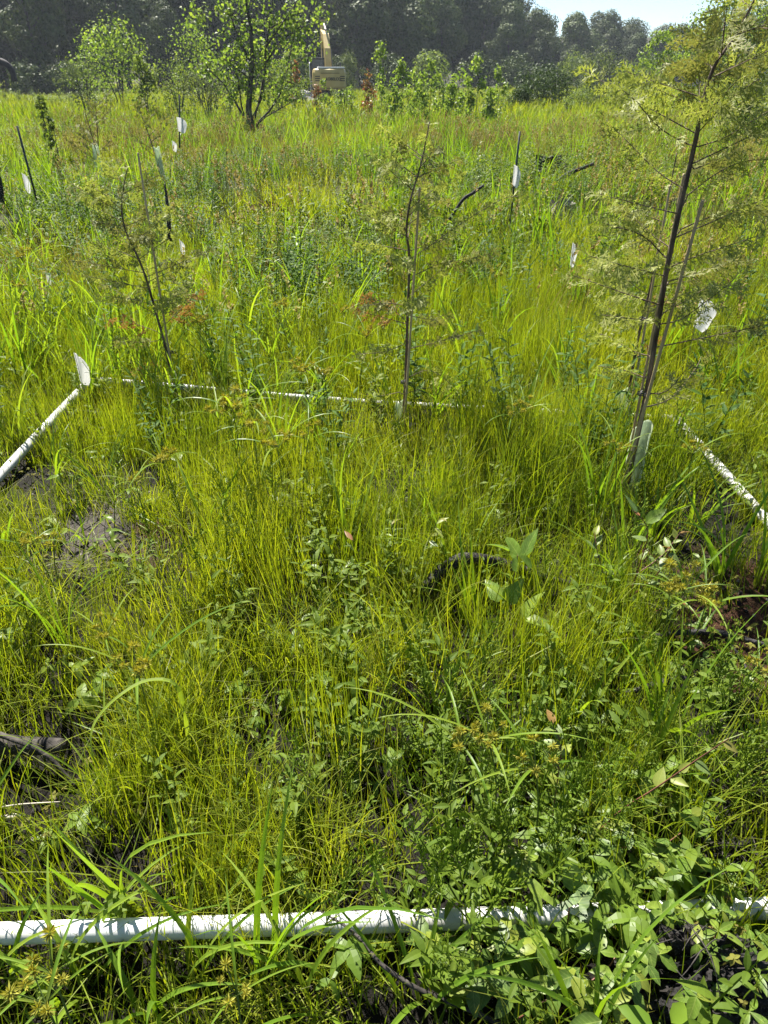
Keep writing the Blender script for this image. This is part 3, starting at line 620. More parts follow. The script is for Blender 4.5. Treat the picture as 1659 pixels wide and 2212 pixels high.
def trunk_mesh(hgt, r0, seed, limbs=6, z1=0.8, mat='bark', rad=3.0):
    r = np.random.default_rng(seed); b = MB(); k = 7; pts = []
    for i in range(k): t = i / (k - 1); pts.append((r.normal(0, .12) * hgt * .06 * t * 3, r.normal(0, .12) * hgt * .06 * t * 3, -0.2 + t * (hgt * z1 + .2)))
    pts = np.array(pts); b.tube(pts, [r0 * (1 - .75 * i / (k - 1)) for i in range(k)], 7)
    for j in range(limbs):
        i = 2 + j % (k - 3); a = r.uniform(0, 6.283); l = rad * r.uniform(.5, .95)
        p0 = pts[i]; q = [p0 + np.array([math.cos(a) * l * t, math.sin(a) * l * t, l * (.75 * t + .2 * t * t)]) for t in (0, .35, .7, 1)]
        b.tube(q, [r0 * .38, r0 * .3, r0 * .2, r0 * .08], 5)
    return b.mesh('trunk', mat)
fv = []
for k in range(7):
    hh = 14.0; rad = [4.2, 4.8, 3.8, 5.2, 4.4, 4.0, 4.6][k]; z0 = [1.6, 1.0, 2.4, .6, 1.4, 2.8, .5][k]
    fv.append((trunk_mesh(hh, .26, 300 + k, 7, .8, 'bark', rad), crown_cloud(8500, hh, rad, z0, 30, .36, 'forest', 'crown', 200 + k, .8, .88, (.24, .48), .33)))
def fdist(u): return np.interp(u, [-300, 0, 500, 900, 1150, 1400, 1700, 2000], [92, 96, 108, 122, 150, 185, 200, 190])
def fheight(u): return np.interp(u, [-300, 300, 900, 1040, 1110, 1180, 1240, 1340, 1395, 1450, 1540, 1700, 2000], [17, 17.5, 18.5, 18.5, 14.6, 12.2, 12.4, 13.8, 11.6, 10.8, 12.0, 14, 14])
FL = ['tall dark leafy tree standing in the front of the forest wall', 'dark forest tree rising behind the front row of the forest wall']
fr = np.random.default_rng(5)
for row in range(4):
    uu = -330.0
    while uu < 1960:
        D = float(fdist(uu)) + row * 8.5 + fr.uniform(-2.5, 2.5); hh = float(fheight(uu)) * fr.uniform(.86, 1.04) * (1 + 0.04 * row) * (fr.uniform(.6, .95) if row == 0 else 1)
        d = ray(uu, 180); X = d[0] / d[1] * D
        tm, cm = fv[fr.integers(0, 7)]; s = hh / 14.0
        t = thing('forest_tree', FL[min(row, 1)], 'tree', (X, D, float(H(X, D)) - .1), 'trees of the forest front row' if row == 0 else 'trees deeper in the forest', fr.uniform(0, 6.28))
        sx = s * fr.uniform(.9, 1.15); t.scale = (sx, sx, s)
        obj('trunk', tm, t); obj('crown', cm, t)
        uu += (6.6 if row == 0 else 7.6) * fr.uniform(.75, 1.25) / D * FD
# thicket at the forest foot
for k, (u0, D, hh, ww) in enumerate([(-60, 84, 3.2, 5), (60, 86, 2.6, 6), (150, 88, 3.0, 5), (640, 98, 4.5, 5), (720, 104, 4.0, 5), (840, 105, 4.0, 6), (930, 112, 4.6, 6), (1030, 118, 4.5, 6), (1120, 128, 4.5, 7), (1240, 140, 5.0, 7), (1420, 150, 5, 8), (1540, 150, 6, 8)]):
    X = (u0 - CXD) / FD * D / math.cos(PITCH) ; d = ray(u0, 180); X = d[0] / d[1] * D
    t = thing('forest_shrub', 'dark bushy shrub at the foot of the forest wall', 'shrub', (X, D, float(H(X, D))), 'shrubs along the forest foot')
    obj('stems', trunk_mesh(hh, .06, 700 + k, 6, .6, 'bark', ww * .4), t)
    obj('crown', crown_cloud(2200, hh, ww * .55, 0.1, 22, .34, 'forest' if k % 3 else 'shrub', 'crown', 720 + k), t)

# ------------------------------------------------------------------ single shrubs and trees in the field
def bush(name, label, cat, u, Y, vtop, wpx, mat, leaf, n, seed, nst=5, z0f=0.12, nblob=16, group=None, bark='bark', r0=None, ubase=None, squash=1.0, shell=.35, lean=0.0):
    top = at(u, vtop, Y); X = top[0]; z = float(H(X, Y)); hh = top[2] - z; ww = wpx / FD * Y / math.cos(R(28))
    t = thing(name, label, cat, (X, Y, z), group); r = random.Random(seed)
    b = MB()
    for k in range(nst):
        a = 6.283 * k / nst + r.random(); q = ww * .32 * r.uniform(.3, 1)
        if nst == 1: q = 0.04 * hh
        rr = (r0 or 0.012 + 0.007 * hh) * r.uniform(.6, 1)
        pts = [(0.03 * math.cos(a), .03 * math.sin(a), -.05)] + [(q * math.cos(a) * tt ** 1.2 + lean * tt * tt, q * math.sin(a) * tt ** 1.2, hh * .88 * tt) for tt in (.25, .5, .75, 1)]
        b.tube(pts, [rr, rr * .85, rr * .65, rr * .42, rr * .15], 5)
        for j in range(5):
            tt = .3 + .13 * j; p0 = np.array(pts[2]) * (1 - (tt - .3)) + np.array(pts[4]) * (tt - .3); a2 = a + r.uniform(-1.6, 1.6); l = ww * .3 * r.uniform(.5, 1)
            b.tube([p0, p0 + np.array([math.cos(a2) * l * .5, math.sin(a2) * l * .5, l * .3]), p0 + np.array([math.cos(a2) * l, math.sin(a2) * l, l * .75])], [rr * .4, rr * .28, rr * .1], 4)
    obj('stems' if nst > 1 else 'trunk', b.mesh('stems', bark), t)
    obj('crown', crown_cloud(n, hh, ww * .52, hh * z0f, nblob, leaf, mat, 'crown', seed, squash, shell), t)
    return t
bush('leafy_tree', 'bushy light green young tree beside the left thicket', 'tree', 235, 42, 58, 165, 'maple', .13, 2600, 31, 4, .22, 26)
bush('dark_shrub', 'compact darker green shrub right of the bushy young tree', 'shrub', 300, 34, 118, 62, 'shrub', .10, 1500, 32, 5, .05, 16)
bush('feathery_shrub', 'thin feathery shrub left of the bushy young tree', 'shrub', 165, 33, 118, 90, 'silver', .085, 1100, 33, 6, .15, 20)
bush('feathery_shrub', 'pale wispy shrub between the dark shrub and the maple', 'shrub', 372, 33, 120, 95, 'shrub', .085, 1500, 34, 6, .1, 22)
bush('feathery_shrub', 'yellowish twiggy shrub just left of the maple', 'shrub', 440, 30, 140, 110, 'silver', .075, 1500, 35, 7, .1, 24)
bush('leafy_shrub', 'tall loose shrub behind the maple on its left', 'shrub', 410, 46, 42, 120, 'maple', .12, 1500, 36, 5, .2, 20)
bush('leafy_shrub', 'rounded leafy shrub behind the maple on its right', 'shrub', 600, 40, 125, 85, 'shrub', .11, 1500, 37, 5, .05, 18)
bush('leafy_shrub', 'low green shrub in front of the excavator tracks', 'shrub', 655, 46, 168, 60, 'shrub', .10, 800, 38, 5, .05, 12)
bush('round_bush', 'rounded grey-green bush close beside the excavator', 'bush', 755, 74, 116, 62, 'silver', .13, 2000, 39, 5, .05, 20)
bush('evergreen_bush', 'broad glossy dark evergreen bush in the meadow', 'bush', 1182, 52, 160, 165, 'evergreen', .13, 5200, 40, 7, .02, 40)
bush('evergreen_bush', 'small dark evergreen bush in front of the broad evergreen', 'bush', 1130, 48, 196, 70, 'evergreen', .10, 1500, 41, 5, .02, 18)
bush('silver_tree', 'silvery pale green rounded tree right of the evergreen bush', 'tree', 1312, 56, 112, 120, 'silver', .12, 3200, 42, 4, .08, 26)
bush('young_tree', 'young tree with yellowish top right of the silvery tree', 'tree', 1392, 54, 112, 80, 'maple', .14, 1000, 43, 3, .35, 16)
bush('low_bush', 'low grey-green bush under the silvery tree', 'bush', 1265, 47, 200, 90, 'shrub', .09, 1500, 44, 6, .02, 20)
bush('slender_tree', 'slender open tree reaching above the forest skyline', 'tree', 1447, 40, 28, 62, 'maple', .12, 900, 45, 1, .18, 20, r0=.05)
bush('slender_tree', 'slender leafy tree just right of the skyline tree', 'tree', 1500, 44, 82, 80, 'maple', .13, 1500, 46, 3, .12, 18)
bush('birch_tree', 'large pale leafy tree at the edge right of the cedar top', 'tree', 1600, 46, -30, 170, 'maple', .14, 5200, 47, 4, .05, 40)
bush('birch_tree', 'tall leafy tree behind the large pale edge tree', 'tree', 1690, 50, -60, 190, 'shrub', .15, 4200, 48, 4, .05, 36)
bush('dark_bush', 'dark low bush below the large pale edge tree', 'bush', 1630, 24, 205, 110, 'shrub', .08, 2400, 49, 6, .1, 20)
bush('young_conifer', 'small dark upright young conifer in the left grass', 'conifer', 85, 19, 196, 34, 'shrub', .06, 700, 50, 2, .05, 14)
bush('young_conifer', 'narrow green weed stalk below the dark young conifer', 'weed', 103, 14, 240, 20, 'shrub', .06, 350, 51, 1, .1, 10)
# row of young maples in the meadow
mp = [(822, 92, 34, 30), (792, 150, 35, 22), (868, 128, 32, 34), (893, 150, 33, 28), (930, 118, 31, 30), (948, 150, 36, 40), (905, 178, 30, 26), (990, 132, 33, 34), (1012, 160, 32, 26), (1034, 118, 31, 40), (1062, 178, 30, 30), (1080, 148, 33, 30), (850, 185, 29, 26), (975, 175, 30, 28)]
for k, (u, vt, Y, wpx) in enumerate(mp):
    red = u == 792; wpx *= 1.35
    bush('young_maple', 'slim young maple with rust-red leaves beside the maple row' if red else 'slim upright young maple in the row across the meadow', 'sapling', u, Y, vt, wpx, 'redleaf' if red else 'maple', .11, 420, 60 + k, 1, .12, 14, None if red else 'young maples in the meadow row', r0=.02, squash=1.7, shell=.1)
bush('young_maple', 'young maple with rusty leaves left of the excavator', 'sapling', 634, 40, 126, 26, 'redleaf', .10, 420, 80, 1, .1, 10, r0=.02, squash=1.4)
bush('young_maple', 'spindly young maple standing in front of the excavator', 'sapling', 697, 38, 166, 26, 'maple', .10, 300, 81, 1, .05, 10, r0=.018, squash=1.4)
bush('rusty_shrub', 'low rusty brown shrub below the excavator body', 'shrub', 683, 37, 186, 34, 'redleaf', .08, 420, 82, 4, .05, 10)
bush('low_shrub', 'low leafy shrub right of the excavator tracks', 'shrub', 745, 36, 182, 50, 'maple', .09, 600, 83, 5, .05, 12)

# the multi-stemmed maple
base = G(543, 298); TY = base[1]; tree = thing('maple_tree', 'multi-stemmed maple with grey trunks and bright leaves in the field', 'tree', base)
stems = [([(543, 300), (541, 270), (537, 235), (541, 180), (545, 120), (541, 60), (530, -10), (520, -90)], .125, .02),
         ([(541, 275), (549, 252), (562, 215), (570, 170), (574, 110), (583, 40), (596, -50)], .075, .015),
         ([(540, 282), (525, 250), (505, 215), (482, 180), (452, 150), (430, 130)], .045, .008),
         ([(528, 255), (521, 225), (516, 180), (506, 130), (498, 90)], .03, .006),
         ([(545, 290), (560, 262), (582, 240), (604, 205), (620, 150), (632, 90), (640, 40)], .04, .008),
         ([(552, 272), (575, 252), (600, 238), (628, 222)], .028, .006),
         ([(545, 140), (520, 95), (500, 40), (490, -20)], .04, .008), ([(572, 140), (605, 90), (645, 60), (690, 45)], .03, .005), ([(575, 100), (610, 50), (640, 5)], .03, .006),
         ([(541, 170), (500, 140), (470, 118)], .025, .005), ([(585, 60), (640, 30), (700, 22)], .022, .004), ([(540, 60), (500, 30), (450, 20), (410, 40)], .022, .004), ([(620, 150), (650, 130), (690, 92)], .015, .003)]
anch = []
rr_ = random.Random(4)
for pts, r0, r1 in stems:
    b = MB(); dy = rr_.uniform(-.7, .7); q = []
    for i, (u, v) in enumerate(pts):
        tt = i / (len(pts) - 1); p_ = at(u, v, TY + dy * tt); q.append(p_ - base)
    q[0][2] = max(q[0][2], -0.05) if v > 290 else q[0][2]
    b.tube(q, list(np.linspace(r0, r1, len(q))), 8, jit=.05)
    obj('limb' if r0 < .1 else 'trunk', b.mesh('limb', 'bark', True), tree)
    for i in range(len(q) - 1):
        for s_ in range(9):
            f_ = (i + rr_.random()) / (len(q) - 1)
            if f_ > .30: anch.append(q[i] + (q[i + 1] - q[i]) * rr_.random())
anch = np.array(anch); r = np.random.default_rng(9)
tw = MB(); cl = []
for a in anch:
    for j in range(2):
        d = unit(r.normal(size=3) * np.array([1, 1, .55]) + np.array([0, 0, .25])); l = r.uniform(.12, .5)
        tw.tube([a - d * .01, a + d * l * .5 + np.array([0, 0, .03]), a + d * l], [.007, .005, .002], 4); cl.append(a + d * l * .6); cl.append(a + d * l); cl.append(a + d * l * 1.1)
two = obj('twigs', tw.mesh('twigs', 'bark'), tree); two['kind'] = 'stuff'
cl = np.array(cl); n = 3300; P = cl[r.integers(0, len(cl), n)] + r.normal(size=(n, 3)) * .105
kk_ = P[:, 2] > 1.0; P = P[kk_]; n = len(P)
L = .11 * r.uniform(.6, 1.3, n); V, F = cards(P, unit(r.normal(size=(n, 3)) + np.array([0, 0, -.5])), unit(r.normal(size=(n, 3)) * .8 + np.array([0, 0, .8])), L, L * .8, .15)
obj('crown', np_mesh('crown', V, F, 'maple', np.repeat(r.random(n), 4)), tree)
bt = MB()
# low bramble at its foot
bush('bramble', 'low bramble with dull reddish leaves at the foot of the maple', 'bramble', 555, 25.5, 268, 40, 'redleaf', .07, 420, 90, 5, .02, 10)
bush('bramble', 'low sprawling bramble left of the maple foot', 'bramble', 470, 25, 276, 100, 'silver', .06, 900, 91, 6, .02, 14)
bush('bramble', 'low sprawling bramble right of the maple foot', 'bramble', 640, 22, 300, 120, 'silver', .06, 1000, 92, 6, .02, 14)
# dead bent branch arch at the far left and leaning pale pole behind the maple
def stick(name, label, cat, pts, rad, mat, n=7, jit=.12, base_=None, sub=0):
    pts = [np.array(p_, float) for p_ in pts]
    if len(pts) > 2:                       # smooth through the points
        q = []
        for i in range(len(pts) - 1):
            p0, p1, p2, p3 = pts[max(i - 1, 0)], pts[i], pts[i + 1], pts[min(i + 2, len(pts) - 1)]
            for t in np.linspace(0, 1, 4, endpoint=False): q.append(.5 * (2 * p1 + (p2 - p0) * t + (2 * p0 - 5 * p1 + 4 * p2 - p3) * t * t + (3 * p1 - p0 - 3 * p2 + p3) * t ** 3))
        q.append(pts[-1])
    else: q = pts
    rad = np.interp(np.linspace(0, 1, len(q)), np.linspace(0, 1, len(rad)), rad) if not np.isscalar(rad) else np.full(len(q), rad)
    b = MB(); o0 = q[0].copy(); b.tube([p_ - o0 for p_ in q], rad, n, jit=jit)
    return tag(obj(name, b.mesh(name, mat, True), None, o0), label, cat)
stick('bent_dead_branch', 'thick black dead branch arching to the ground by the left thicket', 'branch', [at(-30, 150, 52), at(-8, 134, 52), at(12, 138, 52), at(24, 150, 52), at(32, 176, 52)], [.26, .22, .2, .18, .16], 'char')
stick('leaning_pole', 'pale bare pole leaning behind the maple leaves', 'pole', [at(495, 212, 58), at(555, 100, 58)], [.1, .08], 'palewood', jit=.04)

# ------------------------------------------------------------------ excavator, seen from behind
EY = 64.0; ec = at(710, 190, EY); ex = thing('excavator', 'dusty yellow excavator seen from behind with its arm raised', 'excavator', (ec[0], EY, float(H(ec[0], EY))), None, R(9))
EXH = 0.95
for sx in (-1, 1):
    b = MB(); poly = []
    for a in range(0, 181, 20): poly.append((-1.55 - .42 * math.sin(R(a)) * 1, .45 + .42 * math.cos(R(a))))
    for a in range(0, 181, 20): poly.append((1.55 + .42 * math.sin(R(a)), .45 - .42 * math.cos(R(a))))
    b.prism(poly, .6, 0); tr = obj('track', b.mesh('track', 'black'), ex, (sx * .98, 0, 0))
    b2 = MB(); b2.box((0, 0, 0), (.64, .16, .06)); sm = b2.mesh('track_shoe', 'steel')
    for k in range(15): obj('track_shoe', sm, tr, (0, -1.6 + k * .228, .02)); obj('track_shoe', sm, tr, (0, -1.6 + k * .228, .885))
MB_ = MB(); MB_.box((0, 0, .75), (1.5, 1.8, .36), bev=.1); obj('undercarriage', MB_.mesh('undercarriage', 'black'), ex)
b = MB()                                   # counterweight: rounded rear, in plan
ring = [(-1.24, .2), (-1.24, -.95), (-1.1, -1.32), (-.75, -1.5), (0, -1.58), (.75, -1.5), (1.1, -1.32), (1.24, -.95), (1.24, .2)]
V = []; F = []; lev = [(EXH, .93), (EXH + .25, 1.0), (EXH + 1.15, 1.0), (EXH + 1.32, .97), (EXH + 1.4, .9)]
for z, s in lev: V += [(x_ * s, y_ * s, z) for x_, y_ in ring]
k = len(ring)
for j in range(len(lev) - 1): F += [(j * k + i, j * k + (i + 1) % k, (j + 1) * k + (i + 1) % k, (j + 1) * k + i) for i in range(k)]
F += [tuple(range(k - 1, -1, -1)), tuple((len(lev) - 1) * k + i for i in range(k))]
b.add(V, F); cw = obj('counterweight', b.mesh('counterweight', 'yellow'), ex)
for sx in (-1, 1):
    for q in range(3): b = MB(); b.box((sx * .93, -1.43, EXH + .62 + .14 * q), (.38, .09, .05), Matrix.Rotation(R(sx * 25), 3, 'Z')); obj('vent_slot', b.mesh('vent_slot', 'black'), cw)
for zz_, ww_ in ((.12, 1.1), (1.1, 1.4)): b = MB(); b.box((0, -1.575, EXH + zz_), (ww_, .03, .03)); obj('panel_seam', b.mesh('panel_seam', 'black'), cw)
fc = bpy.data.curves.new('lettering', 'FONT'); fc.body = 'KOBELCO'; fc.size = .26; fc.extrude = .006; fc.align_x = 'CENTER'; fc.align_y = 'CENTER'; fc.offset = .006
fo = bpy.data.objects.new('lettering', fc); dg = bpy.context.evaluated_depsgraph_get()
COL.objects.link(fo); dg.update(); tme = bpy.data.meshes.new_from_object(fo.evaluated_get(dg)); bpy.data.objects.remove(fo)
tme.materials.clear(); tme.materials.append(M['black'])
obj('lettering', tme, cw, (.22, -1.592, EXH + .72), (R(90), 0, 0))
b = MB(); b.box((.35, .55, EXH + .62), (1.75, 1.7, 1.2), bev=.06); obj('engine_housing', b.mesh('engine_housing', 'yellow'), ex)
b = MB(); b.box((.12, -.62, EXH + 1.46), (2.0, 1.5, .1), bev=.03); obj('engine_cover', b.mesh('engine_cover', 'palepaint'), ex)
b = MB(); b.tube([(.95, -.1, EXH + 1.45), (.95, -.1, EXH + 1.8)], .05, 8); obj('exhaust', b.mesh('exhaust', 'black'), ex)
cab = MB(); cab.box((-.78, .75, EXH + .3), (.98, 1.75, .6), bev=.05); cabo = obj('cab', cab.mesh('cab', 'black'), ex)
b = MB()
for px_, py_ in ((-1.24, -.1), (-.32, -.1), (-1.24, 1.58), (-.32, 1.58)): b.box((px_, py_, EXH + 1.3), (.09, .09, 1.45))
b.box((-.78, .74, EXH + 2.06), (1.04, 1.85, .12), bev=.05); b.box((-.78, -.1, EXH + .85), (.9, .08, .5)); obj('cab_frame', b.mesh('cab_frame', 'black'), cabo)
b = MB(); b.box((-.78, -.1, EXH + 1.55), (.83, .02, .86)); obj('window', b.mesh('window', 'glass'), cabo)
b = MB(); b.box((-1.24, .74, EXH + 1.3), (.02, 1.58, 1.4)); obj('window', b.mesh('window', 'glass'), cabo)
b = MB(); b.tube([(-1.42, -.3, EXH), (-1.42, -.3, EXH + 1.75), (-1.28, -.1, EXH + 1.95)], .035, 6); obj('handrail', b.mesh('handrail', 'palepaint'), cabo)
bm_ = MB(); bm_.prism([(.55, EXH + .55), (.75, EXH + .5), (1.5, EXH + 2.35), (2.35, EXH + 3.15), (4.5, EXH + 3.85), (4.55, EXH + 4.05), (4.3, EXH + 4.1), (2.1, EXH + 3.7), (1.1, EXH + 2.75), (.45, EXH + .75)], .46, 0)
bo = obj('boom', bm_.mesh('boom', 'yellow'), ex, (.12, 0, 0))
for sx in (-.34, .34):
    b = MB(); b.tube([(sx, 1.2, EXH + .45), (sx, 1.6, EXH + 1.6)], .085, 8); b.tube([(sx, 1.6, EXH + 1.6), (sx, 1.95, EXH + 2.75)], .05, 8); obj('hydraulic_ram', b.mesh('hydraulic_ram', 'steel'), bo)
b = MB(); b.tube([(0, 2.0, EXH + 3.95), (0, 3.4, EXH + 4.4)], .08, 8); b.tube([(0, 3.4, EXH + 4.4), (0, 4.75, EXH + 4.65)], .05, 8); obj('hydraulic_ram', b.mesh('hydraulic_ram', 'steel'), bo)
st_ = MB(); st_.prism([(4.35, EXH + 4.75), (4.8, EXH + 4.6), (5.15, EXH + 3.3), (5.5, EXH + 1.3), (5.3, EXH + 1.25), (4.75, EXH + 3.2), (4.3, EXH + 3.75)], .32, 0); so = obj('stick_arm', st_.mesh('stick_arm', 'yellow'), ex, (.12, 0, 0))
b = MB(); b.prism([(5.35, EXH + 1.35), (5.75, EXH + 1.3), (5.9, EXH + .6), (5.3, EXH - .05), (4.6, EXH + .05), (4.75, EXH + .25), (5.2, EXH + .4)], .95, 0); obj('bucket', b.mesh('bucket', 'steel'), so)
for tx in (-.42, -.22, 0, .22, .42): b = MB(); b.box((tx, 4.62, EXH + .03), (.08, .3, .06)); obj('bucket_tooth', b.mesh('bucket_tooth', 'steel'), so)

# two people standing left of the cab
def person(name, label, X, Y, rz, bend):
    z = float(H(X, Y)); t = thing(name, label, 'person', (X, Y, z), None, rz)
    J = [(0, 0, .95), (0, .0, 1.15), (0, .01, 1.38), (0, .02, 1.50), (0, .04, 1.56), (0, .05, 1.66), (0, .04, 1.76),
         (.19, 0, 1.43), (.25, -.02, 1.17), (.2, .2 * bend, 1.0 + .1 * bend), (.17, .28 * bend, .95 + .16 * bend), (-.19, 0, 1.43), (-.26, -.02, 1.17), (-.24, .12, .95), (-.23, .16, .86),
         (.1, 0, .88), (.11, .02, .5), (.12, -.01, .08), (.13, .14, .035), (-.1, 0, .88), (-.12, .02, .5), (-.13, -.01, .08), (-.15, .14, .035)]
    Ed = [(0, 1), (1, 2), (2, 3), (3, 4), (4, 5), (5, 6), (2, 7), (7, 8), (8, 9), (9, 10), (2, 11), (11, 12), (12, 13), (13, 14), (0, 15), (15, 16), (16, 17), (17, 18), (0, 19), (19, 20), (20, 21), (21, 22)]
    Rd = [(.16, .11), (.15, .10), (.17, .11), (.07, .07), (.055, .06), (.085, .10), (.06, .07), (.07, .07), (.05, .05), (.04, .04), (.045, .025), (.07, .07), (.05, .05), (.04, .04), (.045, .025), (.1, .1), (.07, .075), (.05, .05), (.05, .04), (.1, .1), (.07, .075), (.05, .05), (.05, .04)]
    me = bpy.data.meshes.new('body'); me.from_pydata(J, Ed, []); o = bpy.data.objects.new('body', me); COL.objects.link(o)
    md = o.modifiers.new('skin', 'SKIN')
    if not me.skin_vertices: me.skin_vertices.new()
    for i, rr in enumerate(Rd): me.skin_vertices[0].data[i].radius = rr; me.skin_vertices[0].data[i].use_root = i == 0
    o.modifiers.new('sub', 'SUBSURF').levels = 2
    dg = bpy.context.evaluated_depsgraph_get(); dg.update(); bme = bpy.data.meshes.new_from_object(o.evaluated_get(dg)); bpy.data.objects.remove(o)
    bme.materials.clear(); bme.materials.append(M['navy']); bme.materials.append(M['skin'])
    for pl in bme.polygons:
        c_ = pl.center; pl.material_index = 1 if (c_.z > 1.5 or (abs(c_.x) > .14 and .82 < c_.z < (1.02 if c_.x < 0 else 1.12) and c_.y > .05)) else 0; pl.use_smooth = True
    obj('body', bme, t)
    hb = MB(); V = []; F = []; nu, nv = 10, 5
    for j in range(nv + 1):
        ph = R(100) * j / nv
        for i in range(nu): th = 6.283 * i / nu; V.append((.098 * math.sin(ph) * math.cos(th), .03 + .115 * math.sin(ph) * math.sin(th) - .012, 1.675 + .125 * math.cos(ph)))
    for j in range(nv): F += [(j * nu + i, (j + 1) * nu + i, (j + 1) * nu + (i + 1) % nu, j * nu + (i + 1) % nu) for i in range(nu)]
    hb.add(V, F); obj('hair', hb.mesh('hair', 'hair', True), t)
    return t
p1 = at(657, 160, 66); person('person', 'person in dark clothes standing left of the excavator cab', p1[0], 66, R(180), 0.2)
p2 = at(664, 160, 67); person('person', 'person in dark clothes with raised hand beside the cab', p2[0], 67, R(120), 2.0)
b = MB(); rr_ = random.Random(2); V = []; F = []; nu, nv = 16, 6
for j in range(nv + 1):
    t = j / nv
    for i in range(nu): th = 6.283 * i / nu; q = (1 - t * .92) * (1 + rr_.uniform(-.12, .12)); V.append((1.5 * q * math.cos(th), 1.1 * q * math.sin(th), 1.0 * (1 - (1 - t) ** 1.7) + rr_.uniform(-.04, .04) - .05 * (j == 0)))
for j in range(nv): F += [(j * nu + i, j * nu + (i + 1) % nu, (j + 1) * nu + (i + 1) % nu, (j + 1) * nu + i) for i in range(nu)]
F.append(tuple(nv * nu + i for i in range(nu))); b.add(V, F)
q_ = at(655, 190, 60); tag(obj('gravel_pile', b.mesh('gravel_pile', 'gravel'), None, (q_[0], 60, float(H(q_[0], 60)))), 'pale gravel heap left of the excavator', 'gravel')

# ------------------------------------------------------------------ the white pipe frame round the plot
PZ = 0.085
cA, cB = G(-165, 2030, PZ), G(1830, 1962, PZ)           # along the near pipe, beyond the picture
nl = np.array([-1.72, 0.775, PZ]); nr = np.array([1.60, 0.885, PZ])
bl = np.array([-1.75, 4.03, PZ - .01]); br_ = np.array([1.555, 3.50, PZ - .03])
fr_t = thing('pipe_frame', 'square frame of white plastic pipe laid round the grassy plot', 'pipe frame', (nl[0], nl[1], 0))
o0 = np.array([nl[0], nl[1], 0.0])
for a_, b_, sag in ((nl, nr, .012), (nr, br_, -.01), (br_, bl, -.02), (bl, nl, -.01)):
    mb = MB(); k = 24; d_ = b_ - a_
    mb.tube([a_ + d_ * t + np.array([0, 0, sag * math.sin(math.pi * t) + .004 * math.sin(9 * t)]) - o0 for t in np.linspace(.012, .988, k)], .0215, 20)
    obj('pipe', mb.mesh('pipe', 'pvc', True), fr_t)
for c_, p0, p1 in ((nl, nr, bl), (nr, nl, br_), (br_, nr, bl), (bl, nl, br_)):
    mb = MB(); d0 = unit(p0 - c_); d1 = unit(p1 - c_)
    mb.tube([c_ + d0 * .065 - o0, c_ + d0 * .02 - o0, c_ + d0 * .004 + d1 * .004 - o0, c_ + d1 * .02 - o0, c_ + d1 * .065 - o0], .0262, 16); obj('elbow', mb.mesh('elbow', 'pvc', True), fr_t)

# ------------------------------------------------------------------ planted cedar saplings
def spray(q, lens, r, mat, name, dens=1.0, tw=1.0, droop=.25):
    """flat fern-like foliage along a branch polyline q (k,3)"""
    P = []; D = []; Nn = []; L = []; W = []
    k = len(q); seg = np.linalg.norm(np.diff(q, axis=0), axis=1); tot = seg.sum(); ntw = max(5, int(tot / .026 * dens))
    cum = np.concatenate([[0], np.cumsum(seg)]) / tot
    for i in range(ntw):
        t = .22 + .78 * (i + r.random()) / ntw; j = min(np.searchsorted(cum, t) - 1, k - 2); j = max(j, 0)
        f = (t - cum[j]) / (cum[j + 1] - cum[j] + 1e-9); b0 = q[j] + (q[j + 1] - q[j]) * f; bd = unit(q[j + 1] - q[j])
        up = unit(np.array([0, 0, 1.0]) + r.normal(size=3) * .25); sd = unit(np.cross(bd, up)) * (1 if i % 2 else -1)
        td = unit(bd * r.uniform(.35, .8) + sd * r.uniform(.5, 1) + np.array([0, 0, r.normal(-droop * .6, .35)])); tl = lens * r.uniform(.5, 1.2) * (1.15 - .6 * t)
        ns = max(4, int(tl / .0085)); nrm = unit(np.cross(td, np.cross(bd, td)) + r.normal(size=3) * .3)
        P.append(b0); D.append(td + np.array([0, 0, -.1])); Nn.append(nrm); L.append(tl); W.append(.0042 * tw)
        for m_ in range(ns):
            s = (m_ + .6) / ns; c0 = b0 + td * tl * s + np.array([0, 0, -droop * .5 * tl * s * s]); sd2 = unit(np.cross(td, nrm)) * (1 if m_ % 2 else -1)
            d2 = unit(td * .8 + sd2 * .75 + r.normal(size=3) * .18); l2 = .036 * (1.15 - .75 * s) * r.uniform(.7, 1.25)
            P.append(c0); D.append(d2); Nn.append(nrm); L.append(l2); W.append(.0062 * tw)
            if l2 > .018:
                for e_ in (-1, 1):
                    d3 = unit(d2 * .8 + unit(np.cross(d2, nrm)) * e_ * .7 + r.normal(size=3) * .1)
                    P.append(c0 + d2 * l2 * .45); D.append(d3); Nn.append(nrm); L.append(l2 * .55); W.append(.0052 * tw)
    V, F = cards(np.array(P), np.array(D), np.array(Nn), np.array(L), np.array(W), .05)
    return np_mesh(name, V, F, mat, np.repeat(np.clip(r.normal(.5, .25, len(P)), 0, 1), 4))
def catmull(pts, m_=5):
    pts = [np.array(p_, float) for p_ in pts]; q = []
    for i in range(len(pts) - 1):
        p0, p1, p2, p3 = pts[max(i - 1, 0)], pts[i], pts[i + 1], pts[min(i + 2, len(pts) - 1)]
        for t in np.linspace(0, 1, m_, endpoint=False): q.append(.5 * (2 * p1 + (p2 - p0) * t + (2 * p0 - 5 * p1 + 4 * p2 - p3) * t * t + (3 * p1 - p0 - 3 * p2 + p3) * t ** 3))
    q.append(pts[-1]); return np.array(q)
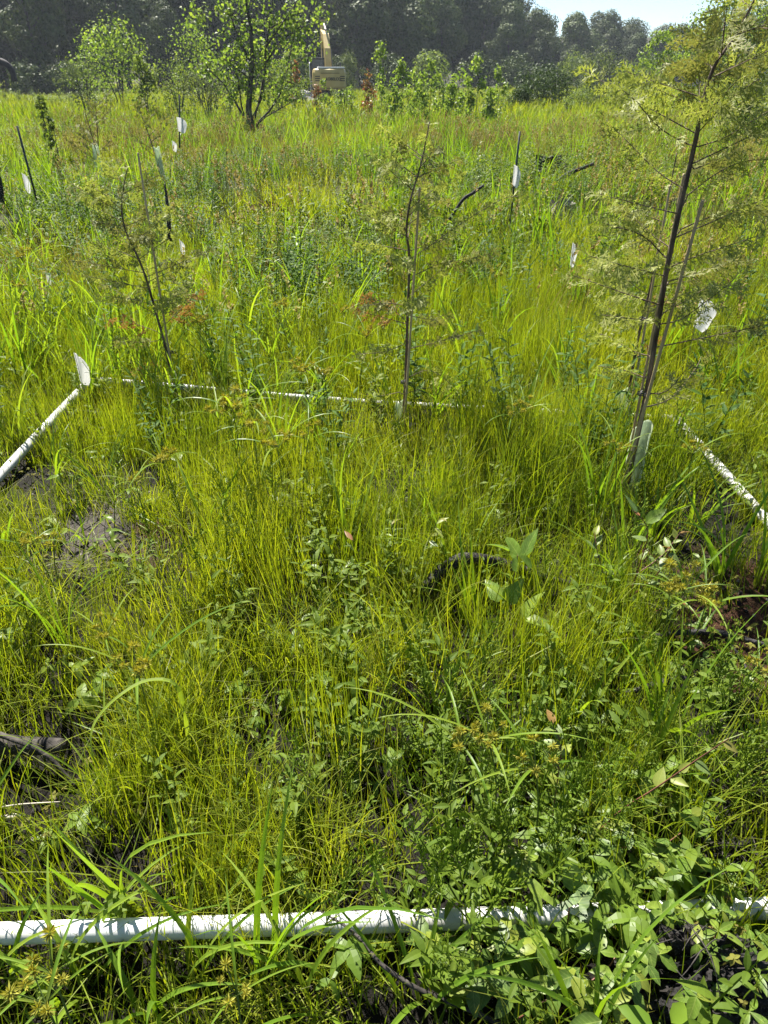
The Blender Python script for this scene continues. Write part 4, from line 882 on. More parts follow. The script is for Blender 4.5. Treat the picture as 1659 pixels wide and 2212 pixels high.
def cedar(label, trunk, Yb, dY, r0, br_px, nrand, lens, mats, seed, brown_below=.25, tw=1.0, rl=(.25, .5), dens=1.0):
    r = np.random.default_rng(seed); n = len(trunk)
    tp = [at(u, v, Yb + dY * i / (n - 1)) for i, (u, v) in enumerate(trunk)]; zb = float(H(tp[0][0], tp[0][1])); tp[0][2] = zb - .02
    base = np.array([tp[0][0], tp[0][1], zb]); q = catmull(tp) - base
    t = thing('cedar_sapling', label, 'sapling', base)
    b = MB(); b.tube(q, np.linspace(r0, .0022, len(q)), 8, jit=.08); obj('trunk', b.mesh('trunk', 'cedarbark', True), t)
    H_ = q[-1][2]
    def branch(bq, hz):
        mb = MB(); mb.tube(bq, np.linspace(max(.0022, r0 * .30 * (1 - .5 * hz)), .0011, len(bq)), 5); bo = obj('branch', mb.mesh('branch', 'cedarbark'), t)
        m_ = 'cedarbrown' if (hz < brown_below and r.random() < .7) else mats[0] if r.random() < .7 else mats[1]
        obj('foliage', spray(bq, lens, r, m_, 'foliage', dens * (.55 if hz < .3 else 1), tw), bo)
    for pts, dy in br_px:
        bq = catmull([at(u, v, Yb + dy * i / (len(pts) - 1)) for i, (u, v) in enumerate(pts)], 4) - base
        k0 = np.argmin(np.linalg.norm(q - bq[0], axis=1)); bq[0] = q[k0]; branch(bq, q[k0][2] / H_)
    for i in range(nrand):
        f = .2 + .7 * (i + r.random()) / nrand; k0 = int(f * (len(q) - 1)); p0 = q[k0]; a = i * 2.4 + r.normal(0, .5)
        l = r.uniform(*rl) * (1.1 - .55 * f); up = r.uniform(.1, .55) + .35 * f
        d_ = np.array([math.cos(a), math.sin(a), 0]); bq = catmull([p0, p0 + d_ * l * .45 + np.array([0, 0, l * up * .35]), p0 + d_ * l + np.array([0, 0, l * up * .8])], 4)
        branch(bq, p0[2] / H_)
    # leading shoot foliage
    obj('foliage', spray(q[-max(6, len(q) // 4):], lens * .9, r, mats[0], 'foliage', dens, tw), t)
    return t, base, q
RT, rbase, rq = cedar('tall leaning cedar sapling with olive foliage inside the pipe corner', [(1345, 1080), (1390, 880), (1418, 720), (1445, 560), (1500, 315), (1512, 250), (1540, 150), (1590, 75), (1640, -20), (1680, -90)], 2.70, -.12, .0125,
    [([(1440, 580), (1500, 555), (1560, 535), (1650, 505)], -.25), ([(1435, 610), (1490, 595), (1560, 570), (1620, 560)], .2), ([(1425, 680), (1480, 650), (1530, 618)], -.2), ([(1480, 410), (1420, 370), (1350, 300), (1310, 260)], .25),
     ([(1500, 318), (1430, 280), (1370, 215), (1345, 195)], -.2), ([(1497, 320), (1560, 300), (1610, 270), (1660, 240)], -.3), ([(1455, 540), (1400, 500), (1340, 440)], .3), ([(1440, 560), (1390, 510), (1330, 490), (1300, 480)], -.15), ([(1410, 770), (1370, 760), (1320, 730), (1290, 720)], .2),
     ([(1400, 850), (1440, 845), (1480, 800)], -.2), ([(1392, 880), (1450, 860), (1500, 800), (1515, 770)], .25), ([(1400, 820), (1350, 800), (1290, 790)], .15), ([(1425, 690), (1380, 690), (1300, 680)], -.2), ([(1505, 290), (1570, 220), (1640, 170)], -.35), ([(1512, 250), (1470, 215), (1400, 185), (1370, 175)], .2),
     ([(1530, 180), (1590, 140), (1660, 120)], .25), ([(1545, 145), (1490, 130), (1440, 140)], .25), ([(1590, 75), (1650, 60), (1700, 80)], -.2), ([(1560, 120), (1520, 90), (1480, 80)], .3), ([(1420, 700), (1470, 690), (1540, 640), (1590, 600)], -.3), ([(1460, 500), (1530, 470), (1600, 450), (1670, 440)], .2), ([(1475, 430), (1540, 380), (1600, 350), (1660, 345)], -.1), ([(1488, 370), (1550, 345), (1600, 320)], .3)],
    16, .115, ('cedar', 'cedardark'), 1, .24, 0.9, (.3, .6), 1.3)
MT, mbase, mq = cedar('thin cedar sapling in the middle of the far pipe', [(868, 930), (876, 830), (880, 700), (884, 560), (878, 500), (885, 440), (905, 370), (915, 330), (928, 262)], 3.47, .05, .0085,
    [([(884, 560), (930, 530), (1000, 480), (1085, 430), (1120, 425)], -.2), ([(885, 600), (950, 570), (1010, 560), (1070, 545)], .2), ([(880, 470), (920, 430), (960, 400), (1000, 370)], .1), ([(880, 500), (840, 470), (800, 455)], -.1), ([(876, 540), (820, 530), (760, 520)], .15), ([(878, 660), (830, 655), (770, 665)], -.1),
     ([(878, 680), (930, 690), (960, 680)], .2), ([(874, 820), (930, 800), (990, 845)], -.15), ([(874, 850), (940, 838), (1010, 870)], .15), ([(872, 845), (820, 855), (780, 850)], .1), ([(880, 740), (830, 760), (770, 765)], -.15), ([(882, 700), (840, 660), (790, 640)], .1)], 18, .085, ('cedar', 'cedardark'), 2, .4, 1.2, (.2, .42), 1.35)
LT, lbase, lq = cedar('thin leaning cedar sapling near the back left pipe corner', [(377, 852), (360, 760), (338, 680), (318, 610), (300, 560), (272, 500), (263, 450), (268, 400), (275, 365)], 4.0, .1, .009,
    [([(350, 720), (290, 700), (225, 690)], .1), ([(335, 660), (280, 645), (220, 640)], -.15), ([(318, 610), (360, 590), (410, 570)], .2), ([(300, 560), (250, 540), (200, 530)], .1), ([(285, 520), (320, 500), (350, 470)], -.2), ([(263, 455), (225, 420), (190, 400)], .15), ([(350, 735), (300, 740), (240, 735)], .2), ([(330, 650), (380, 640), (400, 600)], -.2), ([(360, 770), (310, 800), (270, 810)], .1)], 20, .095, ('cedar', 'cedardark'), 3, .35, 1.3, (.2, .45), 1.35)
BT, bbase, bq_ = cedar('slender reddish cedar sapling close behind the tall leaning one', [(1352, 905), (1366, 800), (1385, 700), (1405, 620), (1425, 520), (1445, 420), (1462, 330)], 3.45, .05, .0085,
    [([(1385, 700), (1340, 690), (1290, 700)], .1), ([(1400, 640), (1350, 600), (1310, 560)], -.1), ([(1425, 520), (1370, 470), (1320, 440)], .15)], 12, .08, ('cedar', 'cedardark'), 4, .45, .95, (.2, .4), 1.0)

def cane(label, p0, p1, Y0, Y1, r0=.0065):
    a_, b_ = at(*p0, Y0), at(*p1, Y1); a_[2] = float(H(a_[0], a_[1])) - .03; d_ = b_ - a_; t = thing('bamboo_stake', label, 'stake', a_)
    b = MB(); pts = []; rad = []
    nn = 5
    for i in range(nn):
        for f, k in ((.0, 1.18), (.03, 1.0), (.97, 1.0)): pts.append(d_ * (i + f) / nn); rad.append(r0 * k * (1 - .2 * i / nn))
    pts.append(d_); rad.append(r0 * .8); b.tube(pts, rad, 8); obj('cane', b.mesh('cane', 'bamboo', True), t); return t
cane('tan bamboo stake tied to the tall leaning cedar sapling', (1330, 1098), (1518, 432), 2.66, 2.62, .0075)
cane('tan bamboo stake running close along the leaning cedar trunk', (1338, 1085), (1478, 375), 2.72, 2.74, .006)
cane('tan bamboo stake beside the middle cedar sapling', (872, 935), (907, 405), 3.42, 3.45)
cane('tan bamboo stake beside the back left cedar sapling', (381, 860), (298, 330), 3.95, 3.98)
cane('tan bamboo stake tied to the slender reddish cedar', (1358, 910), (1448, 400), 3.40, 3.42)
def tie(label, u, v, Y, r0=.014):
    c_ = at(u, v, Y); b = MB(); k = 14
    for dz in (0, .007):
        b.tube([(r0 * 1.3 * math.cos(6.283 * i / k), r0 * math.sin(6.283 * i / k), dz + .002 * math.sin(9 * i)) for i in range(k + 1)], .0026, 5)
    b.tube([(r0 * 1.2, 0, 0), (r0 * 1.9, -.004, -.002), (r0 * 2.5, -.003, .006)], .0026, 5)
    tag(obj('plant_tie', b.mesh('plant_tie', 'tie'), None, c_), label, 'tie')
tie('black plastic tie round the leaning cedar and its stake', 1387, 852, 2.68); tie('black tie round the middle cedar and its stake', 874, 827, 3.45); tie('black tie round the back left cedar and its stake', 368, 762, 3.97); tie('black tie round the slender reddish cedar and stake', 1385, 690, 3.42)
def guard(label, pts, Y, r0, open_=R(70), rot=0.0):
    a_, b_ = at(*pts[0], Y), at(*pts[1], Y); a_[2] = min(a_[2], float(H(a_[0], Y)) + .02); d_ = b_ - a_; mb = MB(); k = 14; m_ = 7; V = []; F = []; rr = random.Random(int(pts[0][0]))
    for sh in (1.0, .93):
        for j in range(m_ + 1):
            for i in range(k + 1):
                th = rot + open_ / 2 + (6.283 - open_) * i / k; rj = r0 * sh * (1 + .08 * math.sin(3 * th + j)); V.append(d_ * j / m_ + np.array([rj * math.cos(th), rj * math.sin(th), (.02 * math.sin(2.0 * th) if j == m_ else 0)]))
    W_ = k + 1; o1 = (m_ + 1) * W_
    for j in range(m_):
        for i in range(k):
            q = j * W_ + i; F.append((q, q + 1, q + W_ + 1, q + W_)); F.append((o1 + q, o1 + q + W_, o1 + q + W_ + 1, o1 + q + 1))
    mb.add(V, F); tag(obj('tree_guard', mb.mesh('tree_guard', 'guard', True), None, a_), label, 'tree guard')
guard('pale green plastic guard wrapped round the foot of the leaning cedar', ((1350, 1085), (1390, 922)), 2.70, .038, R(150), R(230)); guard('whitish plastic guard round the foot of the middle cedar', ((862, 935), (866, 872)), 3.5, .03, R(60), R(120))
guard('pale plastic guard round the foot of the slender reddish cedar', ((1347, 905), (1350, 848)), 3.47, .032); guard('pale plastic guard round the foot of the back left cedar', ((372, 868), (371, 810)), 4.02, .028)

# ------------------------------------------------------------------ marker flags and stakes
def flag(label, u, v, Y, w=.115, hgt=.15, seed=0, wire=True, rz=0.0):
    c_ = at(u, v, Y); z0 = float(H(c_[0], Y)); t = thing('marker_flag', label, 'flag', (c_[0], Y, z0), None, rz); hz = c_[2] - z0; r = random.Random(seed)
    mb = MB(); V = []; F = []; nx, nz = 7, 7; ph = r.uniform(0, 6)
    for sd in (0, 1):
        for j in range(nz + 1):
            tz = j / nz
            for i in range(nx + 1):
                tx = i / nx; wid = w * (.25 + .75 * math.sin(math.pi * min(1, .15 + tz * .72)))     # limp film hanging from one corner
                x_ = tx * wid - .005; y_ = .016 * math.sin(5 * tx + ph + 2 * tz) * (tx + .2); z_ = hz + hgt * (.5 - tz) - .02 * tx * (1 - tz)
                V.append((x_, y_ + sd * .0012, z_ - (.035 * tx if tz > .8 else 0)))
    W_ = nx + 1; o1 = (nz + 1) * W_
    for j in range(nz):
        for i in range(nx):
            q = j * W_ + i; F.append((q, q + 1, q + W_ + 1, q + W_)); F.append((o1 + q, o1 + q + W_, o1 + q + W_ + 1, o1 + q + 1))
    mb.add(V, F, .5); obj('flag_film', mb.mesh('flag_film', 'flag', True), t)
    b = MB(); b.tube([(0, 0, -.05), (.004, 0, hz * .5), (0, 0, hz + hgt * .5)], .0014, 5); obj('wire', b.mesh('wire', 'wire'), t)
flag('white marker flag at the back left corner of the pipe frame', 168, 793, 3.75, .06, .16, 1); flag('large crumpled white marker flag right of the leaning cedar', 1508, 674, 3.9, .10, .16, 2); flag('narrow white marker flag standing in the grass behind the far pipe', 1236, 548, 5.3, .045, .15, 3)
flag('white marker flag beside the leaning dark stake', 52, 393, 9.0, .06, .19, 4); flag('white marker flag tied to the dark stake near the black stump', 1110, 377, 7.45, .07, .17, 5); flag('bright white flag on the far dark stake left of the maple', 384, 268, 12.4, .15, .19, 6); flag('small white marker flag below the far dark stake', 373, 314, 12.8, .07, .14, 7)
flag('small white marker flag in the grass by the back left cedar', 390, 530, 6.2, .035, .10, 8); flag('tiny white marker flag low in the left grass', 102, 598, 5.6, .03, .08, 9)
stick('dark_stake', 'dark green metal stake leaning in the left grass', 'stake', [at(84, 450, 9.2), at(37, 272, 9.2)], .013, 'darkmetal', 8, 0.0); stick('dark_stake', 'slim dark metal stake behind the middle cedar carrying a white flag', 'stake', [at(1102, 480, 7.5), at(1123, 284, 7.5)], .0095, 'darkmetal', 8, 0.0); stick('dark_stake', 'far dark stake carrying a bright white flag', 'stake', [at(388, 320, 12.5), at(388, 205, 12.5)], .012, 'darkmetal', 8, 0.0)

# far planted pairs of thin saplings with guards
for k, (u0, v0, u1, v1, Y, lab) in enumerate([(212, 345, 182, 235, 13.5, 'thin bare planted sapling with pale guard in the left field'), (205, 340, 205, 215, 14.5, 'thin straight planted sapling behind the bare left one'), (348, 345, 296, 222, 13.0, 'thin leaning planted sapling left of the far stake')]):
    p0 = at(u0, v0, Y); z = float(H(p0[0], Y)); base_ = np.array([p0[0], Y, z]); top_ = at(u1, v1, Y); t = thing('planted_sapling', lab, 'sapling', base_); b = MB(); q = np.array([np.zeros(3), (top_ - base_) * .5 + np.array([.02, 0, .03]), top_ - base_]); b.tube(catmull(q, 4), np.linspace(.014, .003, 9), 6); obj('trunk', b.mesh('trunk', 'cedarbark'), t)
    r = np.random.default_rng(500 + k)
    for i in range(9):
        f = .35 + .07 * i; p_ = q[0] + (q[2] - q[0]) * f; a = r.uniform(0, 6.28); l = r.uniform(.2, .45); bq = np.array([p_, p_ + np.array([math.cos(a) * l * .5, math.sin(a) * l * .5, l * .35]), p_ + np.array([math.cos(a) * l, math.sin(a) * l, l * .8])]); mb = MB(); mb.tube(bq, [.005, .003, .002], 4); bo = obj('branch', mb.mesh('branch', 'cedarbark'), t); obj('foliage', spray(bq, .12, r, 'cedardark', 'foliage', .5, 2.2), bo)
    guard('pale guard at the foot of the ' + lab.replace(' with pale guard', '').replace(' planted', '').replace('thin ', ''), ((u0, v0), (u0 + (u1 - u0) * .2, v0 - 26)), Y + .02, .05)

# ------------------------------------------------------------------ burnt logs, roots, clods
stick('charred_log', 'arched charred branch in the rushes at the middle of the plot', 'log', [at(900, 1345, 2.02), at(915, 1290, 2.03), at(945, 1240, 2.06), at(1000, 1207, 2.1), at(1060, 1210, 2.12), at(1120, 1228, 2.12), at(1180, 1248, 2.1), at(1240, 1262, 2.08)], [.02, .024, .022, .022, .02, .018, .014, .008], 'char', 9, .16)
stick('charred_root', 'long black charred root lying across the mossy soil', 'root', [G(1330, 1388, .03), G(1400, 1376, .05), G(1480, 1366, .06), G(1560, 1368, .055), G(1620, 1385, .045), G(1720, 1415, .03)], [.005, .009, .010, .011, .010, .010], 'char', 8, .14)
stick('charred_root', 'thin black root curling below the long charred root', 'root', [G(1560, 1372, .04), G(1600, 1420, .02), G(1625, 1470, .02), G(1660, 1490, .02)], [.006, .005, .004, .003], 'char', 6, .14)
stick('charred_root', 'short charred branch half hidden in grass right of the herbs', 'root', [G(1350, 1498, .03), G(1420, 1478, .05), G(1480, 1468, .05), G(1535, 1490, .03)], [.006, .012, .013, .008], 'char', 8, .16)
stick('dead_twig', 'bare grey twig lying across the white pipe', 'twig', [G(690, 1968, .135), G(745, 2000, .145), G(790, 2040, .15), G(820, 2080, .14), G(900, 2135, .12), G(1000, 2175, .1), G(1110, 2225, .09)], [.0015, .0026, .0036, .004, .0045, .005, .0055], 'greywood', 7, .08)
stick('weathered_log', 'weathered split log at the dark hollow on the left', 'log', [G(-90, 1590, .06), G(-10, 1605, .06), G(60, 1612, .05), G(140, 1612, .045)], [.024, .026, .024, .02], 'greywood', 12, .16)
stick('dead_branch', 'bent grey branch lying over the weathered log', 'branch', [G(-20, 1580, .10), G(30, 1598, .11), G(80, 1618, .10), G(120, 1650, .07), G(165, 1700, .03)], [.008, .0075, .007, .006, .003], 'greywood', 7, .1)
stick('wood_chip', 'small bleached wood piece on the soil at the left', 'wood', [G(-10, 1770, .03), G(25, 1764, .035), G(48, 1766, .03)], [.007, .009, .003], 'palewood', 6, .15)
stick('dry_straw', 'pale dry stem lying left of the rush tufts', 'stem', [G(-20, 1748, .06), G(40, 1738, .06), G(130, 1732, .05)], [.002, .002, .0012], 'palewood', 5, .05)
stick('dead_branch', 'grey stick under the white pipe at the left', 'branch', [G(-20, 2075, .04), G(40, 2055, .05), G(80, 2040, .04)], [.006, .006, .004], 'greywood', 6, .1)
stick('charred_stick', 'charred stick slanting up behind the middle cedar', 'stick', [at(970, 475, 7.6), at(1000, 432, 7.6), at(1020, 418, 7.6), at(1045, 400, 7.6)], [.012, .016, .017, .012], 'char', 7, .12)
stick('charred_stick', 'black upright snag in the grass by the left bamboo stake', 'stick', [at(366, 520, 6.9), at(364, 470, 6.9), at(360, 430, 6.95), at(356, 395, 7.0)], [.022, .018, .013, .005], 'char', 8, .15)
stick('charred_stick', 'blackened stub at the left side of the field', 'stick', [at(4, 440, 8.5), at(2, 410, 8.5), at(-2, 380, 8.5)], [.03, .025, .012], 'char', 8, .2)
stick('charred_branch', 'black branch lying right of the root clod', 'branch', [at(1205, 392, 12.6), at(1222, 378, 12.6), at(1250, 366, 12.7), at(1282, 354, 12.8)], [.03, .035, .03, .025], 'char', 8, .16)
def lump(name, label, cat, c_, rx, ry, rz_, mat, seed, rough=.22, n=(18, 9)):
    r = random.Random(seed); b = MB(); V = []; F = []; nu, nv = n; ph = [r.uniform(0, 6) for _ in range(6)]
    for j in range(nv + 1):
        a = math.pi * .5 * 1.15 * j / nv
        for i in range(nu):
            th = 6.283 * i / nu; q = 1 + rough * (math.sin(3 * th + ph[0]) * math.sin(2.5 * a + ph[1]) + .5 * math.sin(7 * th + ph[2] + 4 * a)) + r.uniform(-.11, .11) + rough * .5 * math.sin(13 * th + 9 * a + ph[3]) * math.sin(11 * a + ph[4])
            V.append((rx * q * math.sin(a) * math.cos(th), ry * q * math.sin(a) * math.sin(th), rz_ * q * math.cos(a)))
    for j in range(nv): F += [(j * nu + i, (j + 1) * nu + i, (j + 1) * nu + (i + 1) % nu, j * nu + (i + 1) % nu) for i in range(nu)]
    b.add(V, F); return tag(obj(name, b.mesh(name, mat), None, (c_[0], c_[1], float(H(c_[0], c_[1])) - .01)), label, cat)
lump('root_clod', 'black upturned root clod standing in the grass', 'root clod', G(1190, 400), .36, .3, .36, 'clod', 3, .3)
lump('debris_heap', 'pale sandy heap of debris in the grass behind the far pipe', 'heap', G(1205, 490), .28, .22, .26, 'sandclod', 4, .25)
lump('debris_heap', 'small pale heap beside the sandy debris', 'heap', G(1245, 505), .12, .12, .18, 'sandclod', 6, .25)
lump('litter_mound', 'red-brown mound of litter in the field behind the dark weeds', 'mound', G(575, 478), .34, .3, .20, 'brownclod', 5, .25)
lump('soil_mound', 'black crumbly soil mound with roots under the creepers', 'mound', G(1480, 2170), .13, .09, .10, 'clod', 8, .22, (72, 34))
lump('soil_mound', 'black rooty soil clod above the right end of the pipe', 'mound', G(1575, 1880), .075, .07, .07, 'clod', 9, .25, (54, 26))
lump('stump', 'low dark stump end behind the split log on the left', 'stump', G(-40, 1660), .05, .05, .05, 'char', 10, .3)
rr_ = random.Random(12)
for cpx, nroot, lab in (((1470, 2150), 12, 'fine grey root trailing over the soil mound'), ((1575, 1865), 14, 'fine grey root on the rooty clod above the pipe'), ((870, 1375), 6, 'dead grey stem lying under the leafy herbs')):
    for k in range(nroot):
        c_ = G(cpx[0] + rr_.uniform(-110, 110) * (.5 if nroot != 12 else 1), cpx[1] + rr_.uniform(-50, 55), .02); a = rr_.uniform(0, 6.28); l = rr_.uniform(.05, .13); pts = [c_]
        for q in range(3): a += rr_.uniform(-.3, .3); pts.append(pts[-1] + np.array([math.cos(a), math.sin(a), 0]) * l / 3)
        cz = lambda p_: float(H(p_[0], p_[1])) + .012 + (.10 * max(0, 1 - ((p_[0] - G(1480, 2170)[0]) / .14) ** 2 - ((p_[1] - G(1480, 2170)[1]) / .10) ** 2) ** .5 if nroot == 12 else .07 * (nroot == 14)) 
        pts = [np.array([p_[0], p_[1], cz(p_) + rr_.uniform(0, .012)]) for p_ in pts]
        o = stick('root', lab, 'root', pts, [.0008, .0012, .0011, .0005], 'greywood', 5, .05); o['group'] = lab + 's'

# ------------------------------------------------------------------ flatsedges with golden spiky heads
def spike_ball(seed, r0=.016, n=46):
    r = np.random.default_rng(seed); d = unit(r.normal(size=(n, 3)) + np.array([0, 0, .3])); L = r0 * r.uniform(.7, 1.15, n)
    V, F = cards(d * r0 * .12, d + r.normal(size=(n, 3)) * .12, unit(r.normal(size=(n, 3))), L, .0034, .1); return np_mesh('seed_head', V, F, 'seed', np.repeat(r.random(n), 4))
balls = [spike_ball(k) for k in range(4)]
def bract_mesh(L, seed, w=.007, th=(.7, 1.2), bend=(.5, 1.3)):
    r = random.Random(seed); b = MB(); add_blade(b, blade_pts(L, r.uniform(*th), r.uniform(*bend), 0, 9), w, 0, r.random(), .35, r.uniform(-.5, .5)); return b.mesh('bract', 'bladepart')
bracts = [bract_mesh(.2, k) for k in range(4)] + [bract_mesh(.28, 9 + k) for k in range(3)]
def flatsedge(label, u, v, hh, s=1.0, seed=0, group=None, nh=6):
    r = random.Random(seed); c_ = G(u, v, hh); bx, by = c_[0] + r.uniform(-.05, .05), c_[1] + r.uniform(-.03, .05); z = float(H(bx, by)); t = thing('flatsedge', label, 'sedge', (bx, by, z), group)
    top = np.array([c_[0] - bx, c_[1] - by, hh - z]); b = MB(); q = catmull([np.array([0, 0, -.01]), top * .5 + np.array([(c_[0] - bx) * -.2, 0, .01]), top - np.array([0, 0, .03 * s])], 4); b.tube(q, np.linspace(.0024, .0016, len(q)), 5); obj('stem', b.mesh('stem', 'stem'), t)
    e = q[-1]
    for k in range(nh):
        a = 6.283 * k / nh + r.random(); l = r.uniform(.012, .05) * s; d_ = np.array([math.cos(a) * l, math.sin(a) * l, r.uniform(.4, 1.2) * l + .01])
        mb = MB(); mb.tube([e, e + d_ * .6 + np.array([0, 0, .004]), e + d_], .0009, 4); ro = obj('ray', mb.mesh('ray', 'stem'), t); obj('seed_head', r.choice(balls), ro, e + d_, (r.uniform(-.5, .5), r.uniform(-.5, .5), r.uniform(0, 6)), s * r.uniform(.75, 1.15))
    for k in range(4): obj('bract', r.choice(bracts), t, e, (r.uniform(-.15, .15), r.uniform(-.15, .15), 1.57 * k + r.uniform(-.6, .6)), s * r.uniform(.7, 1.15))
    for k in range(3): obj('leaf', bracts[4 + k], t, (0, 0, 0), (R(-25), 0, 2.1 * k + r.random()), s * r.uniform(.8, 1.2))
fs_far, fs_mid, fs_near = 'golden flatsedges behind the far pipe', 'golden flatsedges just inside the far pipe', 'flatsedges in the bare left patch'
for k, (u, v, hh, s, lab, grp) in enumerate([
    (45, 548, .62, 1.5, 'large golden flatsedge head at the left behind the far pipe corner', None), (40, 612, .55, 1.1, 'smaller golden flatsedge just below the large left one', None),
    (610, 655, .5, 1.2, 'golden flatsedge in the grass behind the far pipe', fs_far), (650, 790, .45, 1.3, 'golden flatsedge in the grass behind the far pipe', fs_far), (700, 802, .45, 1.1, 'golden flatsedge in the grass behind the far pipe', fs_far), (740, 668, .5, 1.0, 'golden flatsedge in the grass behind the far pipe', fs_far), (792, 718, .5, 1.1, 'golden flatsedge in the grass behind the far pipe', fs_far), (1072, 590, .5, 1.1, 'golden flatsedge in the grass behind the far pipe', fs_far), (1250, 575, .5, .9, 'golden flatsedge in the grass behind the far pipe', fs_far), (430, 690, .5, 1.1, 'golden flatsedge in the grass behind the far pipe', fs_far),
    (500, 862, .5, 1.5, 'golden spiky flatsedge just inside the far pipe', fs_mid), (545, 905, .46, 1.2, 'golden spiky flatsedge just inside the far pipe', fs_mid), (598, 948, .45, 1.3, 'golden spiky flatsedge just inside the far pipe', fs_mid), (665, 935, .42, 1.0, 'golden spiky flatsedge just inside the far pipe', fs_mid), (470, 890, .46, 1.0, 'golden spiky flatsedge just inside the far pipe', fs_mid), (1110, 885, .42, .9, 'golden spiky flatsedge just inside the far pipe', fs_mid), (1138, 876, .42, .8, 'golden spiky flatsedge just inside the far pipe', fs_mid), (350, 985, .42, 1.1, 'golden spiky flatsedge just inside the far pipe', fs_mid),
    (1335, 962, .42, .9, 'flatsedge head beside the guard of the leaning cedar', None), (1500, 965, .35, 1.0, 'yellow flatsedge head over the right pipe', None),
    (290, 1032, .32, .8, 'small flatsedge in the bare patch on the left', fs_near), (60, 1165, .30, .9, 'small flatsedge in the bare patch on the left', fs_near), (115, 1172, .26, .8, 'small flatsedge in the bare patch on the left', fs_near), (225, 1360, .3, .8, 'small flatsedge in the bare patch on the left', fs_near),
    (292, 1430, .34, 1.1, 'spiky flatsedge below the bright rush tuft', None), (1488, 1258, .30, 1.4, 'bright yellow flatsedge over the mossy soil', None), (1530, 1288, .28, 1.2, 'bright yellow flatsedge lower beside the mossy soil', None), (1450, 1270, .30, .9, 'small yellow flatsedge beside the oval-leaved sapling', None), (1645, 1440, .2, .9, 'yellow flatsedge beside the thin black root', None),
    (1000, 1590, .40, .95, 'spiky yellow flatsedge standing in the leafy herbs', None), (1058, 1582, .40, .85, 'spiky yellow flatsedge right beside the one in the herbs', None), (1160, 1640, .36, 1.0, 'small yellow flatsedge near the reddish twig shrub', None),
    (105, 2085, .42, .85, 'golden flatsedge head just below the white pipe', None), (90, 2150, .46, .85, 'large golden flatsedge head below the white pipe', None), (510, 2135, .36, .7, 'dull flatsedge head near the serrated leaf plant', None)]):
    flatsedge(lab, u, v, hh, s, 900 + k, grp, 7 if s > 1 else 5)

# ------------------------------------------------------------------ clumps of wide grass blades one can tell apart
def grass_clump(label, u, v, n, L, w, seed, az=None, spr=3.14, th=(.05, .5), bend=(.3, 1.6), group=None):
    r = random.Random(seed); c_ = G(u, v); t = thing('wide_grass', label, 'grass', (c_[0], c_[1], float(H(c_[0], c_[1]))), group)
    for k in range(n):
        a = r.uniform(0, 6.283) if az is None else az + r.uniform(-spr, spr); b = MB(); add_blade(b, blade_pts(L * r.uniform(.6, 1.1), r.uniform(*th), r.uniform(*bend), a, 10), w * r.uniform(.7, 1.15), a + r.uniform(-.4, .4), r.random(), .35, r.uniform(-.8, .8))
        obj('blade', b.mesh('blade', 'bladepart'), t, (r.uniform(-.03, .03), r.uniform(-.03, .03), -.01))
gl = [('wide grass clump leaning over the white pipe below the bare strip', 430, 2110, 7, .42, .012), ('long-bladed grass clump at the left end of the near pipe', 170, 2150, 7, .42, .013), ('wide grass blades arching below the pipe left of the serrated plant', 330, 2190, 7, .36, .013), ('wide grass blades below the pipe right of the serrated plant', 690, 2170, 6, .40, .012), ('arching grass clump at the foot of the dead twig', 900, 2190, 6, .38, .013), ('wide grass blades at the left edge below the pipe', 20, 2140, 6, .36, .012), ('tall bright grass clump beside the back right pipe corner', 1450, 960, 12, .42, .010), ('tall bright grass clump left of the back left cedar', 250, 800, 8, .66, .014), ('tall bright grass clump right of the back left cedar', 470, 830, 8, .66, .014), ('tall bright grass clump behind the far pipe middle', 590, 800, 8, .7, .014), ('tall bright grass clump left of the middle cedar', 700, 860, 7, .62, .013), ('tall bright grass clump at the left edge of the plot', 40, 980, 8, .6, .013), ('narrow tall grass clump in the bare patch', 170, 1180, 6, .30, .009), ('upright grass clump above the bare patch', 230, 1080, 7, .40, .010), ('upright grass clump inside the left pipe', 120, 1060, 7, .45, .012), ('spreading grass clump at the foot of the leaning cedar', 1400, 1170, 11, .42, .011), ('spreading grass clump between leaning cedar and right pipe', 1500, 1140, 11, .40, .011), ('coarse sedge clump leaning beside the oval-leaved sapling', 1240, 1570, 6, .5, .012), ('coarse sedge clump beside the reddish twig shrub', 1390, 1700, 6, .45, .012), ('dry-tipped sedge clump on the mossy soil', 1440, 1560, 7, .35, .008), ('bright grass clump over the herbs', 960, 1560, 5, .40, .010), ('grass clump standing by the dark hollow', 240, 1700, 7, .36, .008), ('grass clump beside the bare black strip', 420, 1930, 7, .34, .008), ('bright wide grass beside the arched charred log', 1180, 1330, 5, .36, .009)]
gl += [('tall bright grass clump left of the back left flag', 60, 830, 9, .7, .015), ('tall bright grass clump behind the back left cedar', 330, 760, 9, .72, .015), ('tall bright grass clump between back left cedar and middle cedar', 540, 760, 9, .74, .015), ('tall bright grass clump before the dark weeds', 640, 760, 8, .66, .014), ('tall bright grass clump far left of the plot', 110, 740, 9, .75, .015), ('tall bright grass clump beside the dark weeds', 480, 700, 9, .8, .016)]
for k, (lab, u, v, n, L, w) in enumerate(gl): grass_clump(lab, u, v, n, L, w, 40 + k, bend=(.5, 1.9) if v > 2000 else (.2, 1.5))
b = MB(); ap = [G(380, 1480, .34), G(320, 1470, .36), G(262, 1500, .36), G(215, 1545, .34), G(196, 1590, .32), G(203, 1642, .28)]; q = catmull([G(410, 1640, 0.0), G(402, 1560, .22)] + ap, 4); o0 = q[0].copy()
